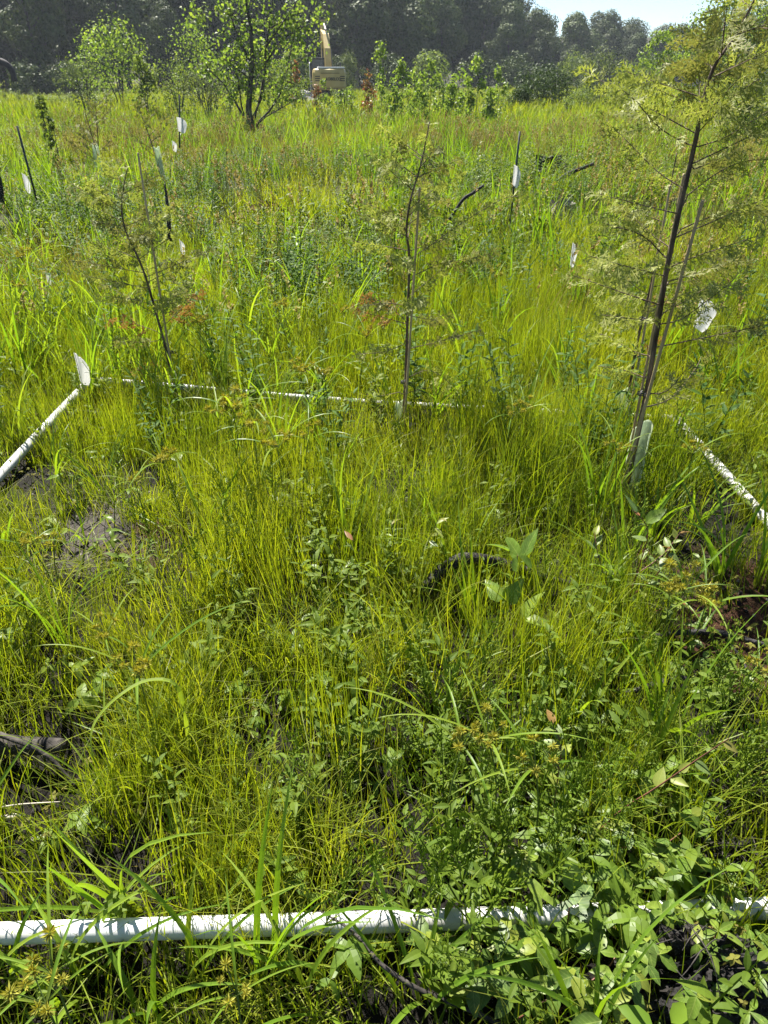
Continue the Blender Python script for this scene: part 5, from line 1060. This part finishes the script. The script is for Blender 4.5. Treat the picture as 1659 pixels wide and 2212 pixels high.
def ribbon(b, q, w, rnd, up=(0, 0, 1)):
    V = []; F = []; al = []; k = len(q)
    for i in range(k):
        t = unit(q[min(i + 1, k - 1)] - q[max(i - 1, 0)]); s = unit(np.cross(t, np.array(up, float) + 1e-3)); ww = w / 2 * max(.04, 1 - (i / (k - 1)) ** 3); V += [q[i] - s * ww + np.array([0, 0, .3 * ww]), q[i], q[i] + s * ww + np.array([0, 0, .3 * ww])]; al += [i / (k - 1)] * 3
    for i in range(k - 1): F += [(3 * i, 3 * i + 1, 3 * i + 4, 3 * i + 3), (3 * i + 1, 3 * i + 2, 3 * i + 5, 3 * i + 4)]
    b.add(V, F, rnd, al)
ribbon(b, q - o0, .011, .9); tag(obj('arching_blade', b.mesh('arching_blade', 'bladepart'), None, o0), 'single long grass blade arching down over the dark hollow', 'grass')

# ------------------------------------------------------------------ broad-leaved saplings and creepers, each leaf a part
LM = {}
def lmesh(kind, mat, k):
    key = (kind, mat, k % 3)
    if key not in LM: LM[key] = leaf_mesh('leaf', kind, 1.0, {'lance': .3, 'ovate': .52, 'heart': .58, 'serrate': .55, 'star': 1.0}[kind], mat, [.15, .3, .45][k % 3], [.12, .3, .2][k % 3], [.2, .5, .85][k % 3])
    return LM[key]
def put_leaf(t, p_, L, kind, mat, r, yaw=None, pitch=None, roll=None): return obj('leaf', lmesh(kind, mat, r.randrange(3)), t, p_, (r.uniform(-.7, .5) if pitch is None else pitch, r.uniform(-.5, .5) if roll is None else roll, r.uniform(0, 6.283) if yaw is None else yaw), L)
def plant(name, label, cat, stems_, Y, leaves, twig, seed, auto=(0, .06, 'ovate', 'blueleaf'), r0=.0035, dYs=None):
    """stems_: px polylines at distance Y; leaves: (u, v, size, kind, mat, yaw, pitch)"""
    r = random.Random(seed); t = None
    for si, pts in enumerate(stems_):
        q = [at(u, v, Y + (0 if i == 0 and si == 0 else (dYs[si] if dYs else 0) * i / (len(pts) - 1))) for i, (u, v) in enumerate(pts)]
        if si == 0: base_ = q[0].copy(); base_[2] = float(H(base_[0], base_[1])); q[0] = base_ - np.array([0, 0, .02]); t = thing(name, label, cat, base_)
        q = catmull(q, 4) - base_; b = MB(); b.tube(q, np.linspace(r0 * (1 if si == 0 else .7), r0 * .35, len(q)), 6); obj('stem', b.mesh('stem', twig), t)
        n_, L, kind, mat = auto
        for k in range(n_):
            f = .2 + .8 * (k + r.random() * .5) / n_; j = min(int(f * (len(q) - 1)), len(q) - 2); p_ = q[j] + (q[j + 1] - q[j]) * (f * (len(q) - 1) - j); d_ = q[j + 1] - q[j]
            put_leaf(t, p_, L * r.uniform(.7, 1.15) * (1.1 - .3 * f), kind, mat if f < .93 or mat != 'blueleaf' else 'redleaf', r, math.atan2(d_[1], d_[0]) - 1.57 + (1 if k % 2 else -1) * r.uniform(.5, 1.2), r.uniform(-.2, .8))
    for (u, v, L, kind, mat, yaw, pitch) in leaves: put_leaf(t, at(u, v, Y + r.uniform(-.04, .04)) - base_, L, kind, mat, r, R(yaw), R(pitch))
    return t
plant('broad_leaf_sapling', 'dark-stemmed sapling with large pointed bright green leaves', 'sapling', [[(1085, 1590), (1090, 1480), (1112, 1370), (1105, 1290), (1118, 1200)]], 1.78,
    [(1095, 1300, .10, 'heart', 'leafpart', 75, 40), (1095, 1300, .095, 'heart', 'leafpart', -40, 70), (1080, 1295, .09, 'heart', 'leafpart', 20, 30), (1135, 1335, .105, 'heart', 'leafpart', -70, 55), (1140, 1340, .08, 'heart', 'leafpart', -120, 10), (1060, 1345, .09, 'heart', 'leafpart', -20, -70), (1075, 1380, .085, 'heart', 'leafpart', 160, -30), (1120, 1200, .10, 'star', 'leafpart', 30, 35), (1135, 1195, .085, 'heart', 'leafpart', -60, 60), (1105, 1195, .08, 'heart', 'leafpart', 80, 30), (1060, 1430, .10, 'heart', 'leafpart', 150, -20), (1085, 1465, .10, 'heart', 'leafpart', 60, 20), (1060, 1500, .09, 'heart', 'leafpart', 110, 15), (1130, 1480, .085, 'heart', 'leafpart', -70, 20)], 'redtwig', 71)
plant('oval_leaf_sapling', 'branching sapling with small grey-green oval leaves before the leaning cedar', 'sapling', [[(1300, 1580), (1318, 1450), (1345, 1340), (1375, 1240), (1400, 1150), (1372, 1105)], [(1330, 1400), (1400, 1330), (1450, 1310), (1480, 1300)], [(1345, 1340), (1310, 1260), (1290, 1190), (1285, 1150)], [(1375, 1240), (1430, 1200), (1470, 1150)], [(1360, 1290), (1420, 1240), (1450, 1180)]], 1.92, [(1375, 1110, .075, 'ovate', 'darkleaf', 40, 40), (1395, 1130, .075, 'serrate', 'leafpart', -60, 50)], 'redtwig', 72, (9, .052, 'ovate', 'blueleaf'), .0035, [0, -.15, .12, .1, -.1])
plant('red_twig_shrub', 'red-stemmed shoot with grey-green leaves reaching over the herbs', 'shrub', [[(1215, 1900), (1240, 1850), (1330, 1760), (1420, 1700), (1500, 1645), (1575, 1595)], [(1225, 1880), (1195, 1780), (1205, 1680), (1212, 1610), (1190, 1555)]], 1.06, [], 'redtwig', 73, (11, .052, 'ovate', 'blueleaf'), .003, [-.05, .1])
plant('leafy_forb', 'tall grey-green leafy forb beside the arched charred log', 'forb', [[(800, 1420), (790, 1320), (770, 1230), (762, 1160)], [(800, 1400), (840, 1270), (850, 1180), (845, 1130)], [(805, 1380), (880, 1270), (920, 1180), (950, 1115)], [(795, 1390), (730, 1320), (700, 1270)]], 2.1, [], 'stem', 74, (13, .062, 'lance', 'blueleaf'), .003, [0, .1, -.05, -.1])
plant('arrow_leaf_plant', 'low plant with upright arrow-shaped leaves on the bare gap', 'plant', [[(770, 1470), (775, 1420)]], 1.78, [(755, 1420, .075, 'heart', 'leafpart', 30, 70), (780, 1400, .08, 'heart', 'leafpart', -20, 75), (800, 1410, .07, 'heart', 'leafpart', -60, 65), (830, 1420, .07, 'heart', 'leafpart', -100, 50), (880, 1410, .075, 'heart', 'leafpart', -10, -70), (740, 1440, .07, 'heart', 'leafpart', 70, 50), (860, 1450, .08, 'heart', 'leafpart', -40, 60), (910, 1470, .08, 'heart', 'leafpart', -30, 60), (940, 1500, .085, 'heart', 'leafpart', -50, 55), (820, 1480, .07, 'heart', 'leafpart', 10, 60)], 'stem', 75)
plant('serrated_plant', 'bright yellow-green serrated leaves poking up below the white pipe', 'plant', [[(590, 2120), (585, 2060), (590, 2020)]], .86, [(580, 2060, .085, 'serrate', 'bladepart', 80, 15), (590, 2060, .09, 'serrate', 'bladepart', -5, 45), (600, 2020, .06, 'serrate', 'bladepart', -10, 80), (600, 2080, .08, 'serrate', 'bladepart', -100, -10), (575, 2090, .07, 'serrate', 'bladepart', 130, 0)], 'stem', 76)
plant('maple_seedling', 'dark green maple-shaped leaves draped over the white pipe', 'seedling', [[(1230, 2080), (1225, 2020), (1230, 1960)]], .82, [(1195, 1985, .085, 'star', 'darkleaf', 60, -10), (1250, 1950, .07, 'star', 'darkleaf', -40, 0), (1260, 2000, .07, 'star', 'darkleaf', -90, -15), (1170, 1940, .06, 'star', 'leafpart', 30, 15), (1300, 1945, .06, 'star', 'leafpart', -60, 0), (1220, 2030, .065, 'star', 'darkleaf', 150, -20), (1240, 1920, .07, 'heart', 'leafpart', 0, 60)], 'redtwig', 77)
plant('pale_shoot', 'big pale yellow-green crinkled leaves at the foot of the soil mound', 'plant', [[(1420, 2260), (1425, 2210)]], .52, [(1410, 2215, .055, 'serrate', 'bladepart', 60, 5), (1450, 2210, .05, 'serrate', 'bladepart', -50, 0), (1300, 2205, .06, 'ovate', 'darkleaf', 100, -20), (1330, 2210, .055, 'ovate', 'darkleaf', 200, -15), (1470, 2215, .045, 'ovate', 'bladepart', -100, 0)], 'stem', 78)
stick('woody_vine', 'red woody vine stem trailing right of the soil mound', 'vine', [G(1470, 2010, .12), G(1530, 2020, .14), G(1590, 2040, .14), G(1700, 2075, .12)], [.003, .004, .0045, .005], 'redtwig', 6, .05)
vr = random.Random(33)
def creeper(label, pts, z, nnode, L, kind, seed, group=None, mat='leafpart'):
    r = random.Random(seed); q = [G(u, v, z + r.uniform(-.02, .03)) for u, v in pts]; q = catmull(q, 4)
    for p_ in q: p_[2] = max(p_[2], float(H(p_[0], p_[1])) + .05)
    base_ = q[0].copy(); t = thing('creeper_vine', label, 'vine', base_, group); b = MB(); b.tube(q - base_, np.linspace(.0022, .0012, len(q)), 5); obj('stem', b.mesh('stem', 'redtwig'), t)
    for k in range(nnode):
        j = int((k + .5) / nnode * (len(q) - 1)); p0 = q[j] - base_; a = r.uniform(0, 6.283); e = p0 + np.array([math.cos(a) * .03, math.sin(a) * .03, r.uniform(.02, .06)]); mb = MB(); mb.tube([p0, e], .001, 4); obj('petiole', mb.mesh('petiole', 'stem'), t)
        n_ = r.choice([3, 3, 4, 5]); s = L * r.uniform(.75, 1.15)
        for i in range(n_): put_leaf(t, e, s * (1 if i == n_ // 2 else .85), kind, mat if r.random() < .75 else 'darkleaf', r, a - 1.57 + (i - (n_ - 1) / 2) * (1.5 if n_ == 3 else 1.1), r.uniform(-.55, .2), r.uniform(-.3, .3))
for k, (lab, pts, n_, L, kind) in enumerate([
    ('creeper vine hanging leaves just below the pipe left of the maple-shaped leaves', [(950, 2040), (1010, 2060), (1080, 2050), (1130, 2080)], 7, .05, 'serrate'), ('creeper vine over the black soil gap by the dead twig', [(1040, 2170), (1100, 2130), (1160, 2110), (1200, 2130)], 6, .055, 'ovate'),
    ('creeper vine with drooping leaves at the left of the soil mound', [(1200, 2190), (1260, 2140), (1310, 2110), (1330, 2070)], 7, .055, 'ovate'), ('creeper vine climbing over the top of the soil mound', [(1330, 2060), (1390, 2050), (1450, 2060), (1500, 2080)], 6, .048, 'ovate'),
    ('creeper vine with yellowish leaves above the pipe by the rooty clod', [(1400, 1900), (1450, 1880), (1490, 1890), (1530, 1930)], 6, .055, 'serrate'), ('creeper vine crossing the pipe at the right of the soil mound', [(1420, 1990), (1470, 1975), (1520, 1990), (1560, 2010)], 6, .046, 'lance'),
    ('creeper vine with narrow leaves along the red vine stem', [(1500, 2030), (1560, 2045), (1610, 2060), (1670, 2070)], 7, .052, 'lance'), ('creeper vine at the lower right beside the soil mound', [(1540, 2140), (1590, 2120), (1640, 2130), (1690, 2150)], 6, .05, 'serrate'),
    ('creeper vine among the herbs above the pipe', [(1040, 1890), (1110, 1880), (1180, 1890), (1260, 1870)], 7, .05, 'serrate'), ('creeper vine in the herbs right of the red-stemmed shoot', [(1290, 1850), (1350, 1830), (1420, 1830), (1470, 1800)], 7, .05, 'ovate'),
    ('creeper vine trailing down the face of the soil mound', [(1440, 2080), (1470, 2110), (1490, 2150), (1480, 2195)], 5, .045, 'ovate'), ('creeper vine along the right flank of the soil mound', [(1560, 2070), (1570, 2110), (1580, 2160), (1560, 2200)], 6, .05, 'lance'), ('creeper vine along the lower left of the soil mound', [(1330, 2190), (1370, 2160), (1400, 2130), (1410, 2090)], 7, .05, 'serrate'),
    ('creeper vine near the grass below the maple-shaped leaves', [(1120, 2200), (1180, 2170), (1230, 2200), (1290, 2180)], 6, .055, 'ovate')]):
    creeper(lab, pts, .10, n_, L, kind, 800 + k)

# tall leafy weeds that stand out in the field
for k, (u, vt, vb, L, lab) in enumerate([(528, 470, 620, .085, 'tall leafy weed stalk left of the dark weeds'), (462, 395, 500, .09, 'tall leafy weed stalk by the black snag'), (600, 520, 690, .09, 'bright leafy weed rising from the dark weeds'), (690, 545, 720, .09, 'leafy weed at the right of the dark weeds'), (650, 500, 690, .085, 'leafy weed in the middle of the dark weeds'), (800, 318, 400, .11, 'leafy weed left of the middle cedar top'), (1030, 300, 400, .12, 'dark leafy weed left of the flagged stake'), (1120, 445, 540, .10, 'bright broad-leaved weed in front of the flagged stake'), (1140, 450, 545, .10, 'bright broad-leaved weed beside the sandy heap'), (395, 262, 330, .12, 'leafy weed at the foot of the far stake')]):
    Y = G(u, vb)[1]; base_ = G(u, vb); z = float(H(base_[0], Y)); top_ = at(u, vt, Y); hh = top_[2] - z; t = thing('leafy_weed', lab, 'weed', (base_[0], Y, z)); r = random.Random(600 + k)
    b = MB(); b.tube([(0, 0, 0), (.01, 0, hh * .5), (top_[0] - base_[0], 0, hh)], [.006, .005, .003], 6); obj('stem', b.mesh('stem', 'stem'), t)
    for i in range(26): f = .1 + .9 * i / 26; put_leaf(t, (0, 0, hh * f), L * (1.25 - .65 * f) * r.uniform(.8, 1.15), 'lance', 'leafpart', r, i * 2.4 + r.uniform(-.3, .3), r.uniform(.15, .9))

# ------------------------------------------------------------------ summer haze over the whole field
hz = MB(); hz.box((0, 10, 17), (860, 860, 42))
hm, hnt, hout = mat_new('haze'); pv = hnt.nodes.new('ShaderNodeVolumePrincipled'); pv.inputs['Color'].default_value = (0.80, 0.88, 1.0, 1); pv.inputs['Density'].default_value = 0.00028; pv.inputs['Anisotropy'].default_value = 0.3
hnt.links.new(pv.outputs[0], hout.inputs['Volume'])
ho = obj('haze', hz.mesh('haze', hm)); ho['kind'] = 'stuff'; ho['label'] = 'thin pale summer haze over the field'
